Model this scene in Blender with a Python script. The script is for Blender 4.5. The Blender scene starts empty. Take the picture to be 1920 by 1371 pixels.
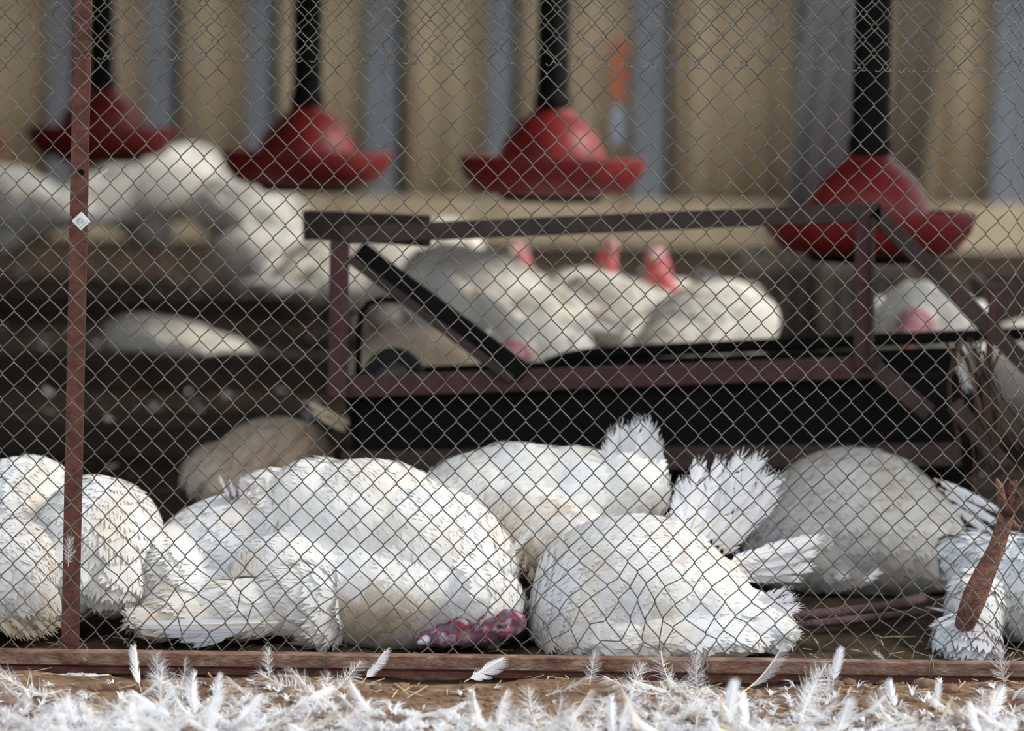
import bpy, math, random
import numpy as np
from mathutils import Vector, Matrix, noise

scene = bpy.context.scene
COL = scene.collection

# ------------------------------------------------------------------ camera
FPX, W, H = 7040.0, 1920.0, 1371.0
CAM = Vector((0.0, -8.0, 1.58))
PITCH, ROLL = math.radians(6.67), math.radians(0.85)
CAMR = (Matrix.Rotation(math.pi / 2 - PITCH, 3, 'X') @ Matrix.Rotation(ROLL, 3, 'Z'))
cd = bpy.data.cameras.new('camera')
cam = bpy.data.objects.new('camera', cd)
COL.objects.link(cam)
cam.matrix_world = Matrix.Translation(CAM) @ CAMR.to_4x4()
cd.sensor_width = 36.0
cd.lens = FPX / W * 36.0
cd.clip_start, cd.clip_end = 0.1, 200
cd.dof.use_dof = True
cd.dof.focus_distance = 8.12
cd.dof.aperture_fstop = 2.0
scene.camera = cam

# ------------------------------------------------------------------ world, sun, exposure
wd = bpy.data.worlds.new('overcast_sky')
scene.world = wd
wd.use_nodes = True
bg = wd.node_tree.nodes['Background']
bg.inputs[0].default_value = (0.86, 0.92, 1.0, 1)
bg.inputs[1].default_value = 1.0
sl = bpy.data.lights.new('sun', 'SUN')
sl.energy = 2.6
sl.angle = math.radians(18)
sl.color = (1.0, 0.95, 0.86)
sun = bpy.data.objects.new('sun', sl)
COL.objects.link(sun)
SUN_FROM = Vector((0.82, -0.05, 0.64)).normalized()
sun.rotation_euler = SUN_FROM.to_track_quat('Z', 'Y').to_euler()
sun.location = (6, -3, 8)
vs = scene.view_settings
vs.view_transform = 'Standard'
vs.look = 'None'
vs.gamma = 1.0
vs.use_curve_mapping = False
vs.exposure = 0.6


# ------------------------------------------------------------------ helpers
def at(px, py, Y):
    """the world point on the plane y = Y that the photograph shows at this pixel"""
    d = CAMR @ Vector(((px - W / 2) / FPX, -(py - H / 2) / FPX, -1.0))
    t = (Y - CAM.y) / d.y
    return CAM + d * t


def mpp(Y):
    return (Y + 8.0) / FPX


def tag(o, label=None, cat=None, group=None, kind=None):
    if label: o['label'] = label
    if cat: o['category'] = cat
    if group: o['group'] = group
    if kind: o['kind'] = kind
    return o


def empty(name, loc, label=None, cat=None, group=None):
    o = bpy.data.objects.new(name, None)
    o.empty_display_size = 0.05
    COL.objects.link(o)
    o.location = loc
    tag(o, label, cat, group)
    return o


def copy_tree(o, parent=None):
    c = o.copy()
    COL.objects.link(c)
    c.parent = parent
    for ch in o.children:
        copy_tree(ch, c)
    return c


class MB:
    def __init__(s):
        s.v, s.f, s.m, s.c = [], [], [], []

    def add(s, vs_, fs, mi=0):
        o = len(s.v)
        s.v.extend([tuple(p) for p in vs_])
        s.f.extend([tuple(i + o for i in f) for f in fs])
        s.m.extend([mi] * len(fs))

    def box(s, c, size, rot=None, mi=0, bevel=0.0):
        x, y, z = (k / 2 for k in size)
        c = Vector(c)
        b = min(bevel, x * .9, y * .9, z * .9)
        if b <= 0:
            pts = [Vector((i, j, k)) for k in (-z, z) for j in (-y, y) for i in (-x, x)]
            fs = [(0, 2, 3, 1), (4, 5, 7, 6), (0, 1, 5, 4), (2, 6, 7, 3), (0, 4, 6, 2), (1, 3, 7, 5)]
        else:
            pts, idx = [], {}
            for k in (-1, 1):
                for j in (-1, 1):
                    for i in (-1, 1):
                        for a in range(3):
                            e = [x, y, z]
                            q = [i * x, j * y, k * z]
                            for b2 in range(3):
                                if b2 != a:
                                    q[b2] = (i, j, k)[b2] * (e[b2] - b)
                            idx[(i, j, k, a)] = len(pts)
                            pts.append(Vector(q))
            fs = []
            for a in range(3):
                o1, o2 = [q for q in range(3) if q != a]
                for sg in (-1, 1):
                    loop = []
                    for p, q in ((-1, -1), (1, -1), (1, 1), (-1, 1)):
                        key = [0, 0, 0]
                        key[a], key[o1], key[o2] = sg, p, q
                        loop.append(idx[tuple(key) + (a,)])
                    fs.append(tuple(loop))
            for a in range(3):
                o1, o2 = [q for q in range(3) if q != a]
                for p in (-1, 1):
                    for q in (-1, 1):
                        k0, k1 = [0, 0, 0], [0, 0, 0]
                        k0[o1] = k1[o1] = p
                        k0[o2] = k1[o2] = q
                        k0[a], k1[a] = -1, 1
                        fs.append((idx[tuple(k0) + (o1,)], idx[tuple(k1) + (o1,)], idx[tuple(k1) + (o2,)], idx[tuple(k0) + (o2,)]))
            for i in (-1, 1):
                for j in (-1, 1):
                    for k in (-1, 1):
                        fs.append(tuple(idx[(i, j, k, a)] for a in range(3)))
        if rot is not None:
            pts = [rot @ p for p in pts]
        s.add([p + c for p in pts], fs, mi)

    def bar(s, p0, p1, w, h, up=Vector((0, 0, 1)), mi=0, bevel=0.0):
        """box along p0-p1, w across (horizontal), h along up"""
        p0, p1 = Vector(p0), Vector(p1)
        d = p1 - p0
        L = d.length
        d.normalize()
        yv = up.cross(d)
        if yv.length < 1e-4:
            yv = Vector((0, 1, 0))
        yv.normalize()
        zv = d.cross(yv)
        R = Matrix((d, yv, zv)).transposed()
        s.box((p0 + p1) / 2, (L, w, h), R, mi, bevel)

    def tube(s, pts, r, n=6, mi=0, cap=True):
        pts = [Vector(p) for p in pts]
        rs = r if isinstance(r, (list, tuple)) else [r] * len(pts)
        prev = None
        rings = []
        for i, p in enumerate(pts):
            t = (pts[min(i + 1, len(pts) - 1)] - pts[max(i - 1, 0)]).normalized()
            if prev is None:
                a = Vector((0, 0, 1)) if abs(t.z) < .9 else Vector((0, 1, 0))
                u = t.cross(a).normalized()
            else:
                u = (prev - t * prev.dot(t)).normalized()
            prev = u
            w = t.cross(u)
            rings.append([p + (u * math.cos(2 * math.pi * k / n) + w * math.sin(2 * math.pi * k / n)) * rs[i] for k in range(n)])
        vs_ = [q for rg in rings for q in rg]
        fs = []
        for i in range(len(pts) - 1):
            for k in range(n):
                k2 = (k + 1) % n
                fs.append((i * n + k, i * n + k2, (i + 1) * n + k2, (i + 1) * n + k))
        if cap:
            fs.append(tuple(range(n))[::-1])
            fs.append(tuple((len(pts) - 1) * n + k for k in range(n)))
        s.add(vs_, fs, mi)

    def lathe(s, prof, c=(0, 0, 0), n=32, mi=0, axis='Z'):
        c = Vector(c)
        vs_ = []
        for r, z in prof:
            for k in range(n):
                a = 2 * math.pi * k / n
                p = Vector((r * math.cos(a), r * math.sin(a), z))
                if axis == 'Y':
                    p = Vector((p.x, p.z, p.y))
                vs_.append(c + p)
        fs = []
        for i in range(len(prof) - 1):
            for k in range(n):
                k2 = (k + 1) % n
                fs.append((i * n + k, i * n + k2, (i + 1) * n + k2, (i + 1) * n + k))
        s.add(vs_, fs, mi)

    def ball(s, c, r, nu=10, nv=7, rot=None, mi=0):
        c = Vector(c)
        r = r if isinstance(r, (list, tuple, Vector)) else (r, r, r)
        vs_ = []
        for j in range(nv + 1):
            th = math.pi * j / nv
            for i in range(nu):
                ph = 2 * math.pi * i / nu
                p = Vector((r[0] * math.sin(th) * math.cos(ph), r[1] * math.sin(th) * math.sin(ph), r[2] * math.cos(th)))
                if rot is not None:
                    p = rot @ p
                vs_.append(c + p)
        fs = []
        for j in range(nv):
            for i in range(nu):
                i2 = (i + 1) % nu
                fs.append((j * nu + i, (j + 1) * nu + i, (j + 1) * nu + i2, j * nu + i2))
        s.add(vs_, fs, mi)

    def mesh(s, name, mats, origin=(0, 0, 0), smooth=False):
        me = bpy.data.meshes.new(name)
        o = Vector(origin)
        me.from_pydata([(p[0] - o.x, p[1] - o.y, p[2] - o.z) for p in s.v], [], s.f)
        mats = mats if isinstance(mats, (list, tuple)) else [mats]
        for m in mats:
            me.materials.append(m)
        if len(mats) > 1:
            me.polygons.foreach_set('material_index', s.m)
        if smooth:
            me.polygons.foreach_set('use_smooth', [True] * len(me.polygons))
        me.update()
        return me

    def build(s, name, mats, parent=None, origin=None, smooth=False):
        if origin is None:
            origin = parent.location if parent is not None and parent.parent is None else (0, 0, 0)
        o = bpy.data.objects.new(name, s.mesh(name, mats, origin, smooth))
        COL.objects.link(o)
        if parent is not None:
            o.parent = parent
        else:
            o.location = origin
        return o


def link(name, me, parent=None):
    o = bpy.data.objects.new(name, me)
    COL.objects.link(o)
    o.parent = parent
    return o


# ------------------------------------------------------------------ materials
def material(name, stops, scale=8.0, rough=0.7, bump=0.2, bump_scale=60.0, metallic=0.0, attr=False, stretch=(1, 1, 1), detail=6.0, translucent=0.0, spec=0.4):
    m = bpy.data.materials.new(name)
    m.use_nodes = True
    nt = m.node_tree
    N, L = nt.nodes, nt.links
    b = N['Principled BSDF']
    out = N['Material Output']
    tc = N.new('ShaderNodeTexCoord')
    mp = N.new('ShaderNodeMapping')
    mp.inputs['Scale'].default_value = stretch
    L.new(tc.outputs['Object'], mp.inputs[0])
    nz = N.new('ShaderNodeTexNoise')
    nz.inputs['Scale'].default_value = scale
    nz.inputs['Detail'].default_value = detail
    nz.inputs['Roughness'].default_value = 0.62
    L.new(mp.outputs[0], nz.inputs['Vector'])
    rp = N.new('ShaderNodeValToRGB')
    cr = rp.color_ramp
    while len(cr.elements) < len(stops):
        cr.elements.new(0.5)
    for e, (p, c) in zip(cr.elements, stops):
        e.position = p
        e.color = tuple(c) + (1,)
    L.new(nz.outputs[0], rp.inputs[0])
    col = rp.outputs[0]
    if attr:
        at_ = N.new('ShaderNodeAttribute')
        at_.attribute_name = 'Col'
        mx = N.new('ShaderNodeMix')
        mx.data_type = 'RGBA'
        mx.blend_type = 'MULTIPLY'
        mx.inputs[0].default_value = 1.0
        L.new(col, mx.inputs[6])
        L.new(at_.outputs['Color'], mx.inputs[7])
        col = mx.outputs[2]
    L.new(col, b.inputs['Base Color'])
    b.inputs['Roughness'].default_value = rough
    b.inputs['Metallic'].default_value = metallic
    b.inputs['Specular IOR Level'].default_value = spec
    if bump > 0:
        n2 = N.new('ShaderNodeTexNoise')
        n2.inputs['Scale'].default_value = bump_scale
        n2.inputs['Detail'].default_value = 4
        L.new(mp.outputs[0], n2.inputs['Vector'])
        bp = N.new('ShaderNodeBump')
        bp.inputs['Strength'].default_value = bump
        bp.inputs['Distance'].default_value = 0.01
        L.new(n2.outputs[0], bp.inputs['Height'])
        L.new(bp.outputs[0], b.inputs['Normal'])
    if translucent > 0:
        tr = N.new('ShaderNodeBsdfTranslucent')
        L.new(col, tr.inputs[0])
        ms = N.new('ShaderNodeMixShader')
        ms.inputs[0].default_value = translucent
        L.new(b.outputs[0], ms.inputs[1])
        L.new(tr.outputs[0], ms.inputs[2])
        L.new(ms.outputs[0], out.inputs[0])
    return m


M = {}
M['rust'] = material('rusty_red_steel', [(.28, (.055, .022, .018)), (.48, (.115, .040, .030)), (.60, (.15, .060, .042)), (.74, (.21, .11, .075))], 26, .82, .35, 160)
M['rail'] = material('dusty_rusty_rail_steel', [(.30, (.075, .030, .022)), (.44, (.145, .075, .05)), (.56, (.20, .125, .088)), (.70, (.32, .25, .19))], 30, .9, .5, 140, stretch=(.6, 1, 1.4))
M['cart'] = material('brown_painted_cart_steel', [(.3, (.026, .015, .014)), (.52, (.042, .024, .021)), (.72, (.070, .038, .032))], 14, .75, .25, 120)
M['cartred'] = material('dull_red_painted_cart_steel', [(.3, (.040, .013, .014)), (.55, (.062, .020, .021)), (.75, (.085, .034, .032))], 14, .7, .25, 120)
M['black'] = material('black_grimy_steel', [(.3, (.002, .002, .002)), (.6, (.004, .0035, .0035)), (.8, (.009, .007, .006))], 10, .85, .2, 80, spec=.15)
M['rubber'] = material('black_rubber', [(.3, (.008, .009, .009)), (.7, (.016, .018, .017))], 12, .8, .3, 200, spec=.3)
M['wire'] = material('weathered_galvanised_wire', [(.3, (.065, .060, .050)), (.5, (.125, .115, .096)), (.7, (.20, .188, .16))], 20, .55, .25, 300, metallic=.25)
M['feather'] = material('white_feather', [(.25, (.80, .79, .76)), (.6, (.93, .925, .91))], 30, .75, .12, 240, attr=True, translucent=.22, spec=.2)
M['loose'] = material('white_loose_feather', [(.25, (.70, .71, .74)), (.7, (.86, .87, .90))], 18, .75, .1, 240, translucent=.30, spec=.2)
M['quill'] = material('cream_feather_quill', [(.3, (.66, .58, .42)), (.7, (.82, .76, .62))], 30, .5, .1, 200)
M['tanvane'] = material('tan_stained_feather', [(.3, (.42, .31, .18)), (.7, (.72, .62, .46))], 26, .8, .2, 200, translucent=.2)
M['skin'] = material('bare_turkey_skin', [(.3, (.7, .7, .7)), (.6, (1, 1, 1))], 60, .5, .6, 190, attr=True, spec=.4)
M['leg'] = material('scaly_turkey_leg', [(.3, (.075, .032, .026)), (.5, (.20, .085, .060)), (.7, (.34, .16, .11))], 60, .7, .9, 220)
M['legdark'] = material('dark_mauve_turkey_leg', [(.3, (.045, .022, .024)), (.55, (.115, .060, .062)), (.75, (.18, .10, .10))], 50, .7, .8, 220)
M['liveleg'] = material('pink_turkey_leg', [(.3, (.16, .09, .075)), (.7, (.33, .19, .16))], 40, .6, .4, 160)
M['beak'] = material('horn_beak', [(.3, (.42, .33, .20)), (.7, (.60, .50, .34))], 40, .4, .1, 100)
M['bill'] = material('pale_mauve_bill', [(.3, (.38, .32, .38)), (.7, (.55, .50, .55))], 40, .5, .1, 100)
M['eye'] = material('dark_eye', [(.3, (.01, .008, .006)), (.7, (.02, .015, .01))], 40, .15, 0, 100)
M['red'] = material('dusty_red_feeder_plastic', [(.3, (.15, .010, .010)), (.55, (.22, .015, .014)), (.75, (.30, .035, .032))], 6, .5, .12, 60)
M['pipe'] = material('black_feed_pipe', [(.3, (.003, .003, .003)), (.7, (.007, .006, .006))], 8, .75, .1, 60, spec=.15)
M['panel'] = material('beige_weathered_sheeting', [(.25, (.52, .38, .22)), (.5, (.76, .58, .36)), (.75, (.86, .69, .46))], 3.0, .8, .12, 40, stretch=(3.0, 1, .35))
M['post'] = material('blue_grey_steel_post', [(.3, (.22, .238, .248)), (.7, (.34, .358, .37))], 5, .6, .1, 60, stretch=(2, 2, .4))
M['timber_gap_shade'] = material('dark_timber_and_gap_shade', [(.3, (.018, .014, .012)), (.7, (.045, .034, .027))], 8, .85, .3, 80, stretch=(3, 3, .4))
M['greysheet'] = material('grey_corrugated_sheet', [(.3, (.12, .11, .11)), (.55, (.19, .175, .17)), (.75, (.25, .225, .205))], 5, .7, .1, 60, stretch=(3, 1, .3))
M['brownboard'] = material('brown_board', [(.3, (.13, .095, .065)), (.7, (.24, .18, .12))], 6, .8, .2, 60, stretch=(3, 1, .3))
M['crate'] = material('grey_brown_crate_wood', [(.3, (.085, .068, .055)), (.7, (.16, .13, .11))], 8, .85, .3, 80, stretch=(1, 1, .4))
M['edging'] = material('dark_wet_timber', [(.3, (.010, .006, .004)), (.7, (.028, .018, .012))], 9, .8, .4, 90, stretch=(.4, 2, 2))
M['orange'] = material('orange_red_plastic', [(.3, (.62, .14, .07)), (.7, (.75, .24, .12))], 10, .6, .1, 50)
M['paleblue'] = material('pale_blue_plastic', [(.3, (.38, .46, .55)), (.7, (.50, .58, .66))], 10, .6, .1, 50)
M['sticker'] = material('pale_aluminium_tag', [(.3, (.55, .58, .56)), (.7, (.78, .80, .78))], 50, .45, .1, 200, metallic=.2)
M['ink'] = material('grey_print', [(.3, (.22, .24, .23)), (.7, (.30, .32, .30))], 50, .6, 0, 100)
M['straw'] = material('dry_straw', [(.3, (.36, .26, .14)), (.7, (.62, .50, .31))], 20, .8, .2, 100)
M['clod'] = material('brown_soil_clod', [(.3, (.085, .048, .028)), (.5, (.17, .10, .06)), (.72, (.27, .175, .11))], 18, .95, .8, 90)
M['hank'] = material('brown_dry_creeper', [(.3, (.020, .012, .008)), (.7, (.065, .036, .022))], 20, .9, .6, 120)
M['roof'] = material('grey_roof_sheet', [(.3, (.10, .095, .09)), (.7, (.20, .19, .18))], 4, .7, .1, 50)
M['plank'] = material('old_wall_plank', [(.3, (.075, .056, .042)), (.7, (.16, .12, .09))], 6, .85, .3, 70, stretch=(1, 1, .3))


def floor_material():
    m = bpy.data.materials.new('soil_and_litter')
    m.use_nodes = True
    N, L = m.node_tree.nodes, m.node_tree.links
    b = N['Principled BSDF']
    tc = N.new('ShaderNodeTexCoord')

    def ramp(src, stops):
        r = N.new('ShaderNodeValToRGB')
        while len(r.color_ramp.elements) < len(stops):
            r.color_ramp.elements.new(.5)
        for e, (p, c) in zip(r.color_ramp.elements, stops):
            e.position = p
            e.color = tuple(c) + (1,)
        L.new(src, r.inputs[0])
        return r.outputs[0]

    def nz(scale, detail=6):
        n = N.new('ShaderNodeTexNoise')
        n.inputs['Scale'].default_value = scale
        n.inputs['Detail'].default_value = detail
        n.inputs['Roughness'].default_value = .65
        L.new(tc.outputs['Object'], n.inputs['Vector'])
        return n.outputs[0]
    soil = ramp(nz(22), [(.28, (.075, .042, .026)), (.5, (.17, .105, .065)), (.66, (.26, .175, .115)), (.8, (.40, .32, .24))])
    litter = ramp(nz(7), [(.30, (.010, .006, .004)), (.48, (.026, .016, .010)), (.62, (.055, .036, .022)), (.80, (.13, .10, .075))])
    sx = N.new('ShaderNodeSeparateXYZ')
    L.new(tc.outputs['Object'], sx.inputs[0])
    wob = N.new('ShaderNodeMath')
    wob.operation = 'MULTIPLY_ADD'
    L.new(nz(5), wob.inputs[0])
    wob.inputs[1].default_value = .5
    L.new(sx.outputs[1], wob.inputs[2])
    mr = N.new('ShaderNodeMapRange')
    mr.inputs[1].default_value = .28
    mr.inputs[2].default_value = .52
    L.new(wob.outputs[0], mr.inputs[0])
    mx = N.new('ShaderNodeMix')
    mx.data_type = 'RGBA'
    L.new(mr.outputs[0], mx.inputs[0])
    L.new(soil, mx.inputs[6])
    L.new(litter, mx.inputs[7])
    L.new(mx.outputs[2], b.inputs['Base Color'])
    b.inputs['Roughness'].default_value = .95
    b.inputs['Specular IOR Level'].default_value = .15
    bp = N.new('ShaderNodeBump')
    bp.inputs['Strength'].default_value = .7
    bp.inputs['Distance'].default_value = .02
    L.new(nz(55), bp.inputs['Height'])
    L.new(bp.outputs[0], b.inputs['Normal'])
    return m


M['floor'] = floor_material()


# ------------------------------------------------------------------ structure
def ground_z(x, y):
    a = noise.noise(Vector((x * 3.1, y * 3.1, 0))) * .022 + noise.noise(Vector((x * 11, y * 11, 3))) * .010 + noise.noise(Vector((x * 30, y * 30, 7))) * .004
    k = 1.0 if y < 1.2 else max(.35, 1 - (y - 1.2) * .2)
    dip = .022 * math.exp(-((y + .03) / .07) ** 2) if -.4 < y < .4 else 0.0
    return a * k - .016 - dip


def build_floor():
    xs = np.concatenate([np.linspace(-8, -1.7, 26), np.linspace(-1.66, 1.66, 200), np.linspace(1.7, 8, 26)])
    ys = np.concatenate([np.linspace(-10, -1.2, 20), np.linspace(-1.15, 1.3, 150), np.linspace(1.35, 14, 130)])
    mb = MB()
    vs_ = [(x, y, ground_z(x, y)) for y in ys for x in xs]
    n = len(xs)
    fs = [(j * n + i, j * n + i + 1, (j + 1) * n + i + 1, (j + 1) * n + i) for j in range(len(ys) - 1) for i in range(n - 1)]
    mb.add(vs_, fs)
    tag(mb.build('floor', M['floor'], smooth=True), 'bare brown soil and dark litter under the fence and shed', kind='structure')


build_floor()

WY = 11.0   # the back wall


def corrugated(x0, x1, z0, z1, Y, period, amp, seed, th=.008, lean=0.0, sq=False):
    mb = MB()
    n = max(8, int((x1 - x0) / period * 8))
    rg = random.Random(seed)
    ph = rg.random() * 6
    front, back = [], []
    for z in (z0, (z0 + z1) / 2, z1):
        for i in range(n + 1):
            x = x0 + (x1 - x0) * i / n
            s_ = math.sin(2 * math.pi * x / period + ph)
            s_ = max(-.7, min(.7, s_)) if sq else s_
            xx = x + lean * (z - z0)
            yy = Y + amp * s_
            front.append((xx, yy - th, z))
            back.append((xx, yy + th, z))
    m = n + 1
    F = []
    for j in range(2):
        for i in range(n):
            a = j * m + i
            F.append((a, a + 1, a + m + 1, a + m))
            k = 3 * m
            F.append((k + a, k + a + m, k + a + m + 1, k + a + 1))
    for i in range(n):
        F.append((i, i + 3 * m, i + 1 + 3 * m, i + 1))
        F.append((2 * m + i, 2 * m + i + 1, 5 * m + i + 1, 5 * m + i))
    for j in range(2):
        F.append((j * m, (j + 1) * m, (j + 1) * m + 3 * m, j * m + 3 * m))
        F.append((j * m + n, j * m + n + 3 * m, (j + 1) * m + n + 3 * m, (j + 1) * m + n))
    mb.add(front + back, F)
    return mb


def build_back_wall():
    root = empty('wall_back', (0, WY, 0))
    tag(root, 'beige sheeted back wall of the shed with blue grey posts', kind='structure')
    k = mpp(WY)
    posts = [(-430, 44), (-190, 44), (-70, 42), (108, 44), (292, 48), (478, 46), (708, 56), (928, 46), (1208, 62), (1500, 44), (1884, 72), (2150, 60), (2420, 60)]
    X = [((p - 960) * k, w * k) for p, w in posts]
    edges = [-4.2] + [x for x, _ in X] + [4.6]
    for i in range(len(edges) - 1):
        mb = corrugated(edges[i] + .01, edges[i + 1] - .01, -.02, 2.5, WY + .03, .17 + .03 * (i % 3), .016, i)
        mb.build('panel', M['panel'], root, smooth=True)
    for x, w in X:
        mb = MB()
        mb.box((x, WY - .045, 1.24), (w, .09, 2.52), bevel=.008)
        mb.build('post', M['post'], root)
        mb = MB()
        mb.box((x + w / 2 + .022, WY - .012, 1.24), (.036, .05, 2.50), bevel=.004)  # dark strip put in for the shadowed gap beside the post
        mb.build('timber_gap_shade', M['timber_gap_shade'], root)
    mb = MB()
    mb.box((.2, WY - .13, .10), (8.6, .05, .24), bevel=.008)
    tag(mb.build('baseboard_back', M['panel'], origin=(0, WY, 0)), 'pale kick board along the foot of the back wall', kind='structure')


build_back_wall()


def build_shell():
    # left wall of upright planks, with its planks as parts
    root = empty('wall_left', (-4.2, 6, 0))
    tag(root, 'dark plank side wall of the shed', kind='structure')
    y = .9
    i = 0
    while y < WY:
        mb = MB()
        mb.box((-4.2 + .01 * (i % 2), y + .11, 1.22), (.03, .215, 2.46), bevel=.004)
        mb.build('plank', M['plank'], root)
        y += .225
        i += 1
    # unseen corrugated roof, strips cut to steer sun and shade; open rafters elsewhere
    root = empty('ceiling', (0, 6, 2.5))
    tag(root, 'unseen low corrugated sheet roof over the shed, cut to shape the light', kind='structure')
    for x0, x1, y0, y1 in ((-4.4, 4.6, .64, 3.3), (-4.4, 1.3, 3.25, 8.2)):
        x = x0
        while x < x1 - .05:
            xe = min(x + .9, x1)
            mb = MB()
            n = 24
            vs_ = []
            for yy in (y0, y1):
                for i in range(n + 1):
                    xx = x + (xe - x) * i / n
                    for t in (0, .006):
                        vs_.append((xx, yy, 2.28 + (yy - .7) * .03 + .012 * math.sin(xx * 2 * math.pi / .076) + t))
            m = (n + 1) * 2
            fs = []
            for i in range(n):
                a = 2 * i
                fs.append((a, a + m, a + m + 2, a + 2))
                fs.append((a + 1, a + 3, a + m + 3, a + m + 1))
            mb.add(vs_, fs)
            mb.build('roof_sheet', M['roof'], root)
            x += .9
    mb = MB()
    mb.box((.1, 10.75, 1.68), (8.8, .62, .02), Matrix.Rotation(math.radians(-4), 3, 'X'))  # unseen eave, added to darken the top of the wall
    mb.build('added_shade_eave', M['plank'], root)
    for yy in (.8, 3.2, 5.6, 8.4, 11.0):
        mb = MB()
        x1 = 4.55
        mb.bar((-4.3, yy, 2.22 + (yy - .7) * .03), (x1, yy, 2.22 + (yy - .7) * .03), .05, .09)
        mb.build('purlin', M['timber_gap_shade'], root)
    for n_, (px, py) in enumerate(((-2.9, .8), (2.9, .8), (4.5, 3.2), (4.5, 5.6), (4.5, 8.4))):
        mb = MB()
        mb.box((px, py, 1.09), (.09, .09, 2.2), bevel=.006)
        tag(mb.build('trim_%d' % (n_ + 1), M['timber_gap_shade'], origin=(px, py, 0)), 'dark timber post carrying the shed roof', kind='structure')


build_shell()


# ------------------------------------------------------------------ fence
MESH_W = 22.0 * mpp(0)      # half a diamond
MESH_H = 24.3 * mpp(0)
X_TURN = at(1872, 900, 0).x


def fence_xy(s_, y):
    """the netting runs straight along the rail, then turns back at the corner on the right"""
    if s_ <= X_TURN:
        return s_, y
    a = math.radians(38)
    return X_TURN + (s_ - X_TURN) * math.cos(a), y + (s_ - X_TURN) * math.sin(a)


def wire_points(i, zlo, zhi, x0, y, sag, seed, sway=0.0):
    rg = random.Random(seed * 1000 + i)
    pts = []
    j = int(math.floor(zlo / MESH_H))
    top = int(math.ceil(zhi / MESH_H))
    par = i % 2
    while j <= top:
        right = (j + par) % 2
        z = j * MESH_H
        s_ = x0 + i * MESH_W + right * MESH_W
        # hooks: the wire dips forward on one side and back on the other so that neighbours interlock
        over = .0030 if right else -.0030
        for dz, ds, dy in ((-.0045, -.0026, -over), (0.0, .0005, 0), (.0045, -.0026, over)):
            sg = 1 if right else -1
            pts.append([s_ + sg * ds, y + dy * .6, z + dz])
        j += 1
    out = []
    for s_, yy, z in pts:
        # netting shivers a little everywhere and is badly crumpled down at the rail
        nv = noise.noise_vector(Vector((s_ * 2.2, z * 2.2, seed)))
        a = .006
        dx, dz, dy = nv.x * a, nv.y * a, nv.z * .008
        low = max(0.0, min(1.0, (.25 - z) / .15)) if sag else 0.0
        if low > 0:
            crum = .35 + 1.0 * math.exp(-((s_ - .27) / .19) ** 2) + .8 * math.exp(-((s_ - .93) / .10) ** 2) + .55 * math.exp(-((s_ + .62) / .16) ** 2)
            n2 = noise.noise_vector(Vector((s_ * 17, z * 15, seed + 5)))
            n3 = noise.noise_vector(Vector((s_ * 6, z * 6, seed + 9)))
            dx += low * crum * (n2.x * .026 + n3.x * .030)
            dz += low * crum * (n2.y * .026 + n3.y * .028)
            dy += low * crum * n2.z * .010
        x, y2 = fence_xy(s_ + dx, yy + dy)
        out.append((x + sway * (z - .6), y2, z + dz))
    return out


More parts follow.
